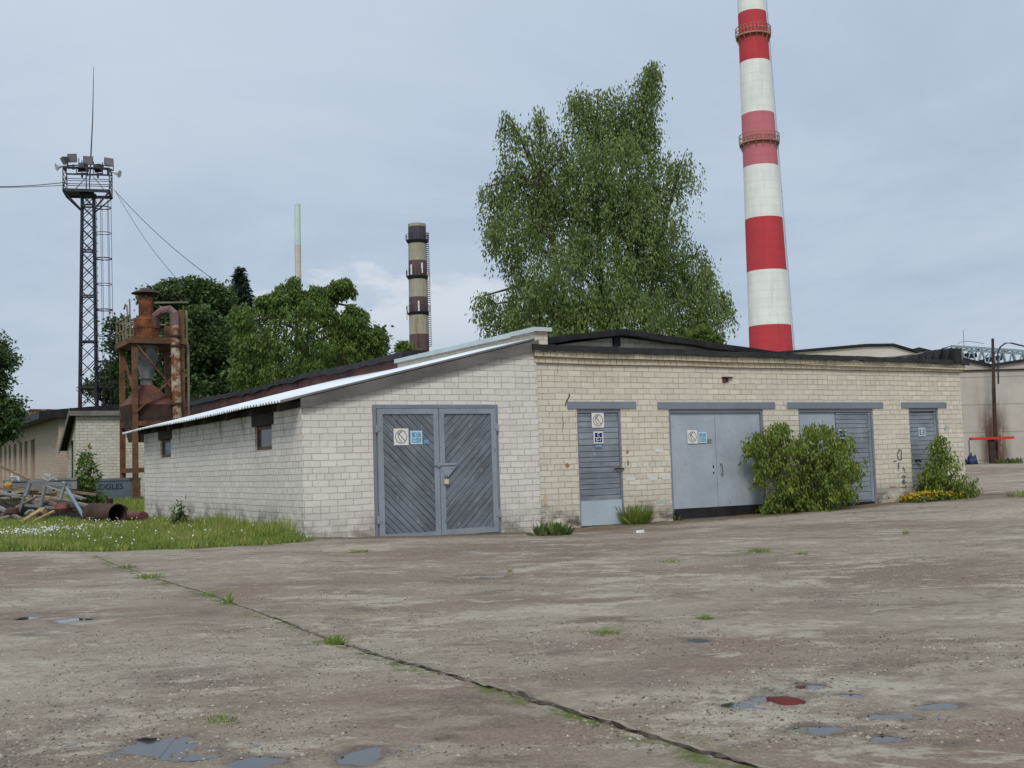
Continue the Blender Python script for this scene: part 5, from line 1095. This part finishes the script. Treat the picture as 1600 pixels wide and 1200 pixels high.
# tree at the left edge
D = 36; b = gpt(-45, D); TT = thing('edge_tree', 'dark tree at the left edge of the yard in front of the long building', 'tree', b)
E1 = pells([(-22, 570, 30, 26), (-14, 600, 22, 22), (-2, 648, 30, 34), (-30, 640, 50, 46, .5), (0, 668, 28, 20), (-40, 560, 50, 60), (-60, 660, 60, 36), (22, 640, 14, 16)], D)
E1 = lumpy(E1, 15); o, cl = crown('crown', TT, E1, 760, 30, .13, .15, M['linden'], 15, droop=.3, org=b, aspect=.6); woody(TT, b, E1, cl, .2, M['bark'], 15, b, ntw=40)
# small shrub tops behind the attic roof and beside the old chimney
D = 60; b = gpt(634, D); TT = thing('distant_bush', 'small pale green tree top left of the old chimney base', 'tree', b); E1 = pells([(632, 542, 9, 7), (640, 560, 14, 14)], D); o, cl = crown('crown', TT, E1, 60, 30, .2, .14, M['ash'], 21, org=b); woody(TT, b, E1, cl, .08, M['bark'], 2, b, ntw=8)
D = 40; b = gpt(1100, D); TT = thing('young_maple', 'yellow green bush top showing over the black attic roof', 'tree', b); E1 = pells([(1100, 528, 22, 12), (1118, 535, 10, 8), (1085, 545, 30, 16)], D); o, cl = crown('crown', TT, E1, 150, 34, .15, .13, M['ash'], 22, org=b); woody(TT, b, E1, cl, .08, M['bark'], 2, b, ntw=12)
# ------------------------------------------------------------------ shrubs at the facade
def shrub(name, label, L, Y, ncl, per, leaf, mat, seed, stems, cat='shrub', clr=.07, aspect=.42, droop=.55, group=None, yo=-.45):
    # local outline on a plane parallel to the facade
    c0 = fp(L[0][0], 700, yo); base = wld(c0[0], yo, 0); base[2] = zg(base[0], base[1])
    T = thing(name, label, cat, base, 0, group)
    E1 = []
    for (px, py, rx, ry, *dz) in L:
        y_ = yo+(dz[0] if dz else 0); p = fp(px, py, y_); k = fx(px+1, py, y_)-fx(px, py, y_); E1.append((wld(*p[:2], p[2]), V(rx*k, min(rx*k, .45), ry*k*.92)))
    E1 = lumpy(E1, seed, 5, .42); o, cl = crown('foliage', T, E1, ncl, per, leaf, clr*.55, mat, seed, droop=droop, org=base, aspect=aspect, shell=.3, strand=.17, tintj=.24)
    mb = MB(); rr = random.Random(seed)
    for q in rr.sample(range(len(cl)), min(stems, len(cl))):
        p = cl[q]-base; s_ = V(rr.uniform(-.18, .18)+p[0]*.2, rr.uniform(-.06, .06), -.03); mb.tube([s_, s_*.5+p*.5+V(0, 0, .12), p], [.011, .008, .003], 5)
    mb.build('stems', M['bark'], T); return T
shrub('box_elder_bush', 'big leafy green bush growing against the steel double gate', [(1255, 735, 55, 50), (1225, 690, 32, 24, .1), (1205, 670, 16, 14, .15), (1180, 705, 14, 22, .1), (1190, 735, 10, 14), (1275, 675, 22, 16), (1285, 700, 40, 26, -.1), (1315, 690, 10, 20), (1250, 780, 46, 22), (1285, 770, 30, 26), (1328, 735, 10, 14), (1322, 765, 8, 8), (1220, 780, 16, 20), (1230, 730, 26, 40), (1285, 740, 45, 40, -.15)], 20, 1250, 12, .072, M['bush'], 31, 110)
shrub('box_elder_sapling', 'narrow upright green bush beside the narrow end door', [(1478, 740, 24, 26), (1470, 705, 12, 20), (1467, 688, 6, 10), (1490, 755, 24, 22), (1505, 765, 12, 14), (1460, 745, 10, 16), (1480, 765, 28, 14)], 23, 480, 12, .070, M['bush'], 33, 40)
def tuft(px, py, h, r, n, mat, name, label, seed, cat='weed', group=None, broad=False):
    g = np.random.default_rng(seed); c = gp(px, py); k = np.hypot(c[0], c[1])/FPX; a = g.random(n)*6.28; q = r*k*np.sqrt(g.random(n)); B = np.stack([q*np.cos(a), q*np.sin(a), np.zeros(n)-.01], 1)
    o2 = np.stack([np.cos(a), np.sin(a), 0*a], 1); Dv = o2*(q/(r*k+1e-6))[:, None]*.6+np.array([0, 0, 1.])+g.normal(size=(n, 3))*(.5 if broad else .35); L = h*k*(.35+.75*g.random(n))
    Nv = o2+rdir(g, n)*.5; Q, Fq = leafquads(B, Dv, Nv, L, L*(.28 if broad else .06)+.004)
    ob = fastmesh(name, Q, Fq, mat, dict(tint=np.repeat(np.clip(.5+.25*g.normal(size=n), 0, 1), 4))); ob.location = c; ob.location.z = gz1(c[0], c[1]); return tag(ob, label, cat, group)
tuft(862, 836, 24, 26, 170, M['weed'], 'dock_weed', 'low broad leafy weed clump at the joint of the white and cream walls', 41, broad=True)
tuft(911, 822, 20, 9, 40, M['weed'], 'dock_weed', 'small leafy weed at the left foot of the board door with a kick plate', 42, broad=True)
tuft(993, 818, 36, 20, 420, M['grass'], 'grass_tuft', 'tall grass tuft between the kick plate door and the steel gate', 43)
tuft(1054, 813, 16, 5, 26, M['weed'], 'dock_weed', 'tiny weed at the left foot of the steel double gate', 44, broad=True)
for i, (px, py, h, r, lab) in enumerate([(195, 886, 8, 16, 'grass strip at the far left start of the long slab joint'), (235, 901, 10, 22, 'flat grass patch lying along the left part of the slab joint'), (328, 931, 11, 9, 'small grass tuft left of the tall seedling on the slab joint'), (357, 943, 22, 4, 'thin upright seedling growing out of the slab joint'), (524, 1006, 20, 11, 'upright grass tuft in the middle of the slab joint'), (345, 1126, 11, 24, 'mossy grass tuft in the foreground between puddles'), (948, 989, 10, 22, 'flat grass tuft on the faint joint in mid yard'), (1102, 967, 10, 11, 'small grass tuft right along the faint joint'), (562, 863, 7, 14, 'low grass patch in front of the plank gate'), (1186, 862, 9, 14, 'low grass patch in front of the big bush'), (1050, 878, 6, 20, 'sparse grass smear in front of the steel gate'), (797, 893, 8, 4, 'tiny grass sprig in the yard before the wall joint'), (1415, 834, 8, 4, 'tiny grass sprig before the end door'), (1252, 866, 6, 10, 'sparse grass patch right of the low patch by the bush')]):
    tuft(px, py, h, r, 150 if r > 9 else 40, M['grass'], 'grass_tuft', lab, 60+i, 'grass', 'grass tufts in the yard')
tuft(1598, 776, 12, 22, 200, M['grass'], 'grass_tuft', 'grass tuft at the right edge of the yard', 90, 'grass', 'grass tufts in the yard')
tuft(1575, 724, 10, 20, 160, M['weed'], 'weed_clump', 'weeds at the foot of the rusty post by the panel wall', 91, broad=True)
# yellow flowers at the end door
c = wld(fx(1452, 780, -.45), -.45, 0); zf = zg(c[0], c[1]); g = np.random.default_rng(51); T = thing('flower_patch', 'patch of yellow orange flowers below the narrow end door', 'flowers', (c[0], c[1], zf))
for nm, n, mat, zz, L in (('flower_leaves', 900, 'weed', (.0, .15), .06), ('flower_heads', 1100, 'yflower', (.04, .20), .036)):
    x_ = (g.random(n)*2-1); y_ = g.normal(size=n)*.14-.05; u_ = np.stack([x_*.72*ud[0]+y_*wd[0], x_*.72*ud[1]+y_*wd[1], zz[0]+(zz[1]-zz[0])*g.random(n)*np.sqrt(np.clip(1-x_**2, 0, 1))], 1)
    Q, Fq = leafquads(u_, rdir(g, n)+np.array([0, 0, .4]), rdir(g, n)+np.array([0, 0, 1.]), L*(.7+.6*g.random(n)), L*.8*np.ones(n)); ob = fastmesh(nm, Q, Fq, M[mat], dict(tint=np.repeat(g.random(n), 4)), parent=T)
# weeds on the left
def stemweed(px, py, hpx, D, n, leaf, mat, name, label, seed, wpx, cat='weed', clr=.05):
    p = at(px, py, D); b = V(p[0], p[1], zg(p[0], p[1])); k = D/FPX; T = thing(name, label, cat, b)
    E1 = [(b+V(0, 0, hpx*k*.30), V(wpx*k, wpx*k, hpx*k*.30)), (b+V(0, 0, hpx*k*.65), V(wpx*k*.7, wpx*k*.7, hpx*k*.28)), (b+V(0, 0, hpx*k*.88), V(wpx*k*.35, wpx*k*.35, hpx*k*.14))]
    o, cl = crown('foliage', T, E1, n, 12, leaf, clr, mat, seed, droop=.4, org=b, aspect=.35, shell=.3)
    mb = MB(); rr = random.Random(seed); mb.tube([V(0, 0, -.05), V(.01, 0, hpx*k*.5), V(.02, 0, hpx*k)], [.014, .01, .004], 6)
    for q in rr.sample(range(len(cl)), min(18, len(cl))): pp = cl[q]-b; mb.tube([V(0, 0, pp[2]*.6), pp], [.007, .003], 4)
    mb.build('stems', M['bark'], T)
stemweed(138, 800, 106, 27.5, 120, .14, M['ash'], 'elder_sapling', 'light green sapling standing in front of the pale outbuilding', 71, 24, 'sapling', .07)
stemweed(283, 826, 44, 20.6, 34, .09, M['weed'], 'nettle_plant', 'single weed stem growing against the white side wall', 72, 7)
stemweed(160, 792, 24, 30, 60, .12, M['ash'], 'weed_clump', 'yellow green weed clump in front of the grey metal bin', 73, 14, 'weed', .07)
# grass verge
g = np.random.default_rng(77); n = 380000
yy = 15.0*np.exp(g.random(n)*math.log(48/15.)); xx = -yy*.80+(yy*.80-2.2)*g.random(n); tm = turfmask(xx, yy); lx_ = (xx-ORG[0])*ud[0]+(yy-ORG[1])*ud[1]; ly_ = (xx-ORG[0])*wd[0]+(yy-ORG[1])*wd[1]
keep = (tm > g.random(n)*.9) & ~((lx_ > -LEN-.03) & (ly_ > -.1) & (ly_ < 10.6)); xx, yy = xx[keep], yy[keep]; n = len(xx); cn = vnoise(xx*1.4, yy*1.4, 3); cn2 = vnoise(xx*5, yy*5, 6); zz = zb(xx, yy)
dd = np.hypot(xx-JO[0][0], yy-JO[0][1]); L = (.06+.14*cn+.07*cn2)*(.6+.7*g.random(n)); L *= np.where(yy > 20.5, .75, 1)*np.clip(.45+(yy-np.interp(xx, EDGE[:, 0], EDGE[:, 1]))*.5, .45, 1)
lxw = (xx-ORG[0])*ud[0]+(yy-ORG[1])*ud[1]; L *= np.where(abs(lxw+LEN) < .5, 1.35, 1)
Dv = np.stack([g.normal(size=n)*.32, g.normal(size=n)*.32, np.ones(n)], 1); Nv = np.stack([g.normal(size=n), g.normal(size=n)-.8, .2*g.normal(size=n)], 1)
Q, Fq = leafquads(np.stack([xx, yy, zz-.01], 1), Dv, Nv, L, .013+.008*g.random(n)); o = fastmesh('grass', Q, Fq, M['grass'], dict(tint=np.repeat(np.clip(.25+.6*cn*cn2+.35*cn2+.16*g.normal(size=n), 0, 1), 4))); tag(o, 'rough green grass verge beside the white side wall', 'grass', kind='stuff')
fc_ = gp(58, 843); n1_ = 900; n2_ = 420
xx = np.concatenate([fc_[0]+g.normal(size=n1_)*.62, -9+5.2*g.random(n2_)]); yy = np.concatenate([fc_[1]+g.normal(size=n1_)*.75, 15.6+8*g.random(n2_)]); lx_ = (xx-ORG[0])*ud[0]+(yy-ORG[1])*ud[1]; ly_ = (xx-ORG[0])*wd[0]+(yy-ORG[1])*wd[1]
k = (turfmask(xx, yy) > .6) & (vnoise(xx*2.2, yy*2.2, 14) > .35) & ~((lx_ > -LEN-.1) & (ly_ > -.1)); xx, yy = xx[k], yy[k]; n = len(xx)
zz = zb(xx, yy)+.07+.13*g.random(n); Q, Fq = leafquads(np.stack([xx, yy, zz], 1), rdir(g, n)+np.array([0, -.3, .3]), np.tile([0, -.8, .8], (n, 1))+rdir(g, n)*.5, .024+.012*g.random(n), .026*np.ones(n)); o = fastmesh('white_flowers', Q, Fq, M['flower'], dict(tint=np.repeat(g.random(n), 4))); tag(o, 'small white flowers scattered through the grass verge', 'flowers', kind='stuff')
# ------------------------------------------------------------------ scrap on the left
def stick(p, q, w, h, m, name, label, cat='plank', group=None):
    p = np.asarray(p); q = np.asarray(q); c = (p+q)/2; mb = MB(); mb.beam(p-c, q-c, w, h, m=0); o = mb.build(name, M[m]); o.location = c; return tag(o, label, cat, group)
GP = 'planks on the scrap heap'
for a, b, da, db, w, h, m, lab in [
    ((-12, 722), (53, 753), 26.4, 25.8, .07, .05, 'wood', 'long brown pole sticking up left out of the scrap heap'),
    ((-10, 763), (84, 766), 26.0, 26.0, .16, .045, 'wood', 'uppermost brown plank lying level across the scrap heap'),
    ((-10, 769), (36, 775), 25.4, 25.4, .30, .04, 'woodgrey', 'wide grey tan board at the left edge of the scrap heap'),
    ((-10, 784), (92, 777), 25.5, 25.7, .12, .05, 'woodtan', 'orange brown plank in the middle of the scrap heap'),
    ((40, 770), (96, 774), 26.2, 26.2, .14, .05, 'woodtan', 'short tan plank behind the trestle frame'),
    ((24, 822), (66, 795), 23.4, 24.2, .10, .04, 'woodtan', 'tan plank leaning steeply in front of the scrap heap'),
    ((44, 819), (84, 799), 23.6, 24.3, .07, .04, 'woodtan', 'thin tan batten leaning at the front right of the scrap heap'),
    ((84, 779), (142, 791), 25.6, 25.2, .16, .05, 'woodgrey', 'grey plank sloping down right toward the rusty drum'),
    ((-8, 811), (15, 806), 24.2, 24.2, .08, .05, 'woodgrey', 'short grey board end low at the left edge of the heap'),
    ((112, 768), (152, 773), 27.0, 27.0, .18, .05, 'wood', 'brown board lying behind the teal pole'),
    ((62, 803), (68, 796), 24.1, 24.2, .16, .12, 'woodtan', 'stubby broken tan block among the leaning planks'),
    ((-12, 777), (60, 768), 25.9, 26.3, .10, .05, 'darkwood', 'dark plank under the wide grey tan board'),
    ((-12, 797), (52, 788), 25.0, 25.6, .14, .05, 'darkwood', 'dark wet board low in the left part of the heap'),
    ((8, 757), (88, 771), 26.6, 26.2, .09, .05, 'woodgrey', 'grey batten slanting down right across the top of the heap'),
    ((60, 778), (118, 800), 25.3, 24.9, .12, .05, 'wood', 'brown plank slanting down right under the grey plank'),
    ((2, 806), (58, 776), 24.7, 25.4, .08, .05, 'wood', 'brown batten rising right in front of the dark boards'),
    ((70, 760), (132, 780), 26.8, 26.2, .15, .04, 'woodgrey', 'wide weathered board behind the teal pole top'),
    ((-6, 790), (34, 812), 25.0, 24.3, .09, .05, 'woodgrey', 'grey batten slanting down right at the left edge'),
    ((90, 790), (150, 800), 25.0, 24.6, .10, .06, 'darkwood', 'dark beam end beside the rusty drum'),
    ((100, 766), (148, 757), 27.4, 27.6, .05, .04, 'woodgrey', 'thin grey rod rising right behind the sapling')]:
    A = at(*a, da); B = at(*b, db); stick(A, B, w, h, m, 'plank', lab, 'plank', GP)
A = at(99, 754, 25.2); B = at(138, 824, 23.6); B[2] = zg(B[0], B[1])+.0; mb = MB(); c = B.copy(); mb.tube([A-c, B-c], .035, 10); o = mb.build('steel_pole', M['teal']); o.location = c; tag(o, 'teal painted pole leaning against the trestle frame', 'pole')
# trestle frame
b = at(66, 806, 25); TF = thing('trestle_frame', 'grey steel trestle frame standing on the scrap heap', 'trestle', b); q = lambda px, py, d=25: at(px, py, d)-b
mb = MB(); mb.beam(q(45, 752.5), q(104, 757.5), .09, .07); mb.build('top_bar', M['steelgrey'], TF)
for a_, b_ in (((45, 753), (27, 806)), ((101, 757), (94, 782)), ((47, 754), (40, 776)), ((71, 760), (63, 792))):
    mb = MB(); mb.beam(q(*a_), q(*b_, 24.9), .075, .05); mb.build('leg', M['steelgrey'], TF)
mb = MB(); mb.beam(q(36, 789), q(87, 793.5), .06, .05); mb.build('cross_bar', M['steelgrey'], TF)
# heap of scrap under the planks
b = at(58, 815, 26.2); b[2] = zg(b[0], b[1]); g = np.random.default_rng(6); mb = MB()
nx_, ny_ = 44, 24; VV = []; FF = []
for i in range(nx_):
    for j in range(ny_):
        u_ = i/(nx_-1)*2-1; v_ = j/(ny_-1)*2-1; x_ = u_*1.75-.35; y_ = v_*1.1+.3; e = max(0, 1-u_**4)*max(0, 1-v_**4); z_ = e*(.22+.34*float(vnoise(np.array(x_*3), np.array(y_*3), 2))+.16*float(vnoise(np.array(x_*11), np.array(y_*11), 5)))-.05; VV.append((x_, y_, z_))
for i in range(nx_-1):
    for j in range(ny_-1): a_ = i*ny_+j; FF.append((a_, a_+ny_, a_+ny_+1, a_+1))
o = fastmesh('scrap_heap', VV, FF, M['rubble'], smooth=False); o.location = b; tag(o, 'dark low heap of dirt and scrap under the planks', 'heap')
rr = random.Random(12)
for i, (px, py, d, s_, m, lab) in enumerate([(98, 793, 24.6, .17, 'rustred', 'reddish stone lump right of the trestle frame'), (13, 757, 26, .10, 'ochre', 'orange lump on the left end of the grey trough'), (60, 785, 25.2, .13, 'woodgrey', 'grey block under the trestle frame'), (20, 800, 24.6, .16, 'rustdark', 'dark rusty lump low at the left of the heap'), (48, 802, 24.8, .12, 'steelgrey', 'grey metal scrap under the trestle cross bar')]):
    c = at(px, py, d); mb = MB(); n = 10; mb.lathe([(s_*.75, -s_*.6), (s_, -.1*s_), (s_*.85, s_*.4), (s_*.3, s_*.62)], 9, (0, 0, 0), capb=True, capt=True); mb.v = [(a*(.75+.5*rr.random()), b_*(.75+.5*rr.random()), z_*(.8+.4*rr.random())) for a, b_, z_ in mb.v]; o = mb.build('rubble_lump', M[m]); o.location = c; tag(o, lab, 'rubble', 'lumps on the scrap heap')
# grey trough behind the planks
b = at(60, 775, 27.2); mb = MB(); x0, x1 = (at(5, 757, 27.2)-b)[0], (at(120, 757, 27.2)-b)[0]; zt2, zb2 = (at(60, 749, 27.2)-b)[2], (at(60, 766, 27.2)-b)[2]
mb.box((x0, 0, zb2), (x1, .03, zt2)); mb.box((x0, .7, zb2), (x1, .73, zt2)); mb.box((x0, .03, zb2), (x0+.03, .7, zt2)); mb.box((x1-.03, .03, zb2), (x1, .7, zt2)); mb.box((x0+.03, .03, zb2), (x1-.03, .7, zb2+.03)); mb.box((x0-.01, -.03, zt2-.04), (x1+.01, -.001, zt2+.01))
for k in range(4): x_ = x0+.05+(x1-x0-.2)*k/3; mb.box((x_, .1, zb2-.55), (x_+.07, .17, zb2-.001))
o = mb.build('metal_trough', M['steelgrey']); o.location = b; tag(o, 'long grey sheet metal trough behind the scrap heap planks', 'trough')
for (px, lab, sd) in ((24, 'loop of pale wire sticking up at the left of the trough', 1), (77, 'tangle of pale wire on top of the trestle frame', 2)):
    rr = random.Random(sd); c = at(px, 750, 26.9); mb = MB(); pts = [(rr.uniform(-.16, .16), rr.uniform(-.1, .1), rr.uniform(-.02, .20)) for k in range(9)]; mb.tube(pts, .012, 5); o = mb.build('wire_tangle', M['horn']); o.location = c; tag(o, lab, 'wire', 'wire scraps on the heap')
# rusty drum, pipe, small stump, dark hood
c = at(163, 806, 23.5); c[2] = zg(c[0], c[1])+.215; mb = MB(); ax = nrm(V(.80, -.58, -.03)); T0 = nrm(np.cross(ax, (0, 0, 1))); Z0 = np.cross(T0, ax)
def drum(mb, prof, n=28):
    o0 = len(mb.v)
    for r, t_ in prof:
        for k in range(n): a = 2*PI*k/n; mb.v.append(tuple(ax*t_+T0*r*math.cos(a)+Z0*r*math.sin(a)))
    for i in range(len(prof)-1):
        for k in range(n): mb.f.append([o0+i*n+k, o0+i*n+(k+1) % n, o0+(i+1)*n+(k+1) % n, o0+(i+1)*n+k]); mb.m.append(0)
drum(mb, [(.02, -.44), (.215, -.44), (.215, -.16), (.225, -.15), (.215, -.13), (.215, .13), (.222, .15), (.215, .16), (.215, .44), (.225, .445), (.205, .445), (.205, -.40), (.02, -.40)]); o = smooth_by_angle(mb.build('oil_drum', M['rustdark']), 40); o.location = c; tag(o, 'dark rusty open drum lying on its side in the grass', 'drum')
A = at(184, 810, 24.6); B = at(224, 817, 23.4); A[2] = zg(A[0], A[1])+.16; B[2] = zg(B[0], B[1])+.16; c = (A+B)/2; mb = MB(); mb.tube([A-c, B-c], .11, 14); o = smooth_by_angle(mb.build('rusty_pipe', M['rustred']), 50); o.location = c; tag(o, 'short rust red pipe lying in the grass at the wall corner', 'pipe')
c = at(170.5, 786, 29.5); c[2] = zg(c[0], c[1]); mb = MB(); mb.lathe([(.10, -.05), (.095, .3), (.105, .40), (.06, .41), (.06, .2)], 14); o = mb.build('pipe_stump', M['rustdark']); o.location = c; tag(o, 'short dark pipe stump standing in front of the grey bin', 'pipe')
c = at(184, 788, 29.2); c[2] = zg(c[0], c[1]); mb = MB(); mb.lathe([(.30, -.05), (.29, .10), (.2, .22), (.05, .27), (.01, .27)], 16); o = smooth_by_angle(mb.build('cable_hood', M['dark']), 50); o.location = c; tag(o, 'low dark dome in the grass in front of the grey bin', 'scrap')
# coal bin with stencilled word
D = 34.75; b = at(180, 787, D); b[2] = zg(b[0], b[1]); CB = thing('coal_bin', 'grey blue metal bin with the stencilled word OGLES', 'bin', b, AL); k = D/FPX
L0 = -1.05; L1 = .74; hb = (at(180, 748.5, D)-b)[2]
mb = MB(); mb.box((L0, 0, -.1), (L1, .03, hb)); mb.box((L0, 1.0, -.1), (L1, 1.03, hb)); mb.box((L0, .03, -.1), (L0+.03, 1.0, hb)); mb.box((L1-.03, .03, -.1), (L1, 1.0, hb)); mb.box((L0+.03, .03, 0), (L1-.03, 1.0, .03)); mb.box((L0-.02, -.025, hb-.05), (L1+.02, -.001, hb+.02)); mb.build('body', M['bin'], CB)
mb = MB(); v_, f_ = text2d('OGLES', .24); put2d(mb, v_, f_, -.12, hb-.235, -.006, 0); mb.build('lettering', M['ink'], CB)
# litter
c = gp(1000, 832); mb = MB(); mb.hexa([(-.06, -.03, 0), (.07, -.02, 0), (.06, .04, 0), (-.05, .03, 0)], [(-.05, -.02, .03), (.05, -.03, .05), (.07, .03, .02), (-.06, .02, .04)]); o = mb.build('litter', M['white']); o.location = c; o.location.z = gz1(c[0], c[1]); tag(o, 'crumpled white scrap of paper on the ground before the grass tuft', 'litter')
# ------------------------------------------------------------------ camera, light, sky
cam = bpy.data.cameras.new('camera'); co = bpy.data.objects.new('camera', cam); COL.objects.link(co); S.camera = co
cam.sensor_fit = 'HORIZONTAL'; cam.sensor_width = 36; cam.lens = 36*FPX/1600; cam.clip_end = 6000; cam.clip_start = .1
from mathutils import Matrix
B = -Fw
co.matrix_world = Matrix(((Rt[0], Up[0], B[0], 0), (Rt[1], Up[1], B[1], 0), (Rt[2], Up[2], B[2], CAMH), (0, 0, 0, 1)))
SD = nrm(V(-.08, -.85, .85)); el = math.asin(SD[2]); az = math.atan2(SD[0], SD[1])
sl = bpy.data.lights.new('sun', 'SUN'); sl.energy = 1.5; sl.angle = math.radians(15); sl.color = (1, .955, .88); so = bpy.data.objects.new('sun', sl); COL.objects.link(so)
from mathutils import Vector
so.rotation_euler = Vector(-SD).to_track_quat('-Z', 'Y').to_euler()
wo = bpy.data.worlds.new('World'); S.world = wo; wo.use_nodes = True; t = NT.__new__(NT); t.t = wo.node_tree; t.t.nodes.clear()
out = t.n('ShaderNodeOutputWorld'); sky = t.n('ShaderNodeTexSky', sky_type='NISHITA'); sky.sun_disc = False; sky.sun_elevation = el; sky.sun_rotation = az; sky.dust_density = 3.0; sky.air_density = 1.3
b1 = t.n('ShaderNodeBackground'); t.l(sky.outputs[0], b1.inputs[0]); b1.inputs[1].default_value = .06
gen = t.n('ShaderNodeTexCoord').outputs['Generated']; X = t.xyz(gen); zc_ = t.math('MAXIMUM', X[2], .0)
dn = t.math('ADD', zc_, .28); cv = t.n('ShaderNodeCombineXYZ'); t.l(t.math('DIVIDE', X[0], dn), cv.inputs[0]); t.l(t.math('DIVIDE', X[1], dn), cv.inputs[1]); cv.inputs[2].default_value = 3.0
n1 = t.noise(cv.outputs[0], .9, 7, .62, .5); n2 = t.noise(cv.outputs[0], 2.8, 6, .6, .3)
c = t.mix(t.ramp(n1, .36, .66), (.405, .505, .655), (.525, .612, .730)); c = t.mix(t.ramp(n2, .5, .8, 0, .22), c, (.62, .70, .80))
left = t.ramp(X[0], .30, -.45); hi = t.ramp(X[2], .16, .40); c = t.mix(t.math('MULTIPLY', hi, t.math('ADD', t.math('MULTIPLY', left, .45), .25)), c, (.64, .725, .83))
lo = t.ramp(X[2], .09, .0); c = t.mix(t.math('MULTIPLY', lo, .55), c, (.56, .65, .75))
# white cumulus low over the trees, left of centre
cn = t.noise(t.mapping(gen, scale=(9, 9, 20)), 1.0, 6, .6, .2); el_ = t.math('MULTIPLY', t.ramp(X[2], .105, .135), t.ramp(X[2], .20, .155)); azm = t.math('MULTIPLY', t.ramp(X[0], -.30, -.22), t.ramp(X[0], .06, -.03))
top_ = t.math('ADD', t.math('MULTIPLY', cn, 1.), t.math('MULTIPLY', t.math('SUBTRACT', .165, X[2]), 5.))
cu = t.math('MULTIPLY', t.math('MULTIPLY', t.ramp(top_, .47, .60), t.ramp(X[2], .06, .15)), azm); c = t.mix(t.math('MULTIPLY', cu, .62), c, (.76, .80, .85))
b2 = t.n('ShaderNodeBackground'); t.l(c, b2.inputs[0]); t.l(t.ramp(X[2], .40, .95, 1.0, 1.75), b2.inputs[1])
mx = t.n('ShaderNodeMixShader'); mx.inputs[0].default_value = .88; t.l(b1.outputs[0], mx.inputs[1]); t.l(b2.outputs[0], mx.inputs[2]); t.l(mx.outputs[0], out.inputs[0])
S.view_settings.view_transform = 'Standard'; S.view_settings.look = 'None'; S.view_settings.exposure = 0.08; S.view_settings.gamma = 1.0
S.render.engine = 'CYCLES'; S.cycles.max_bounces = 6; S.cycles.diffuse_bounces = 3; S.cycles.transparent_max_bounces = 12
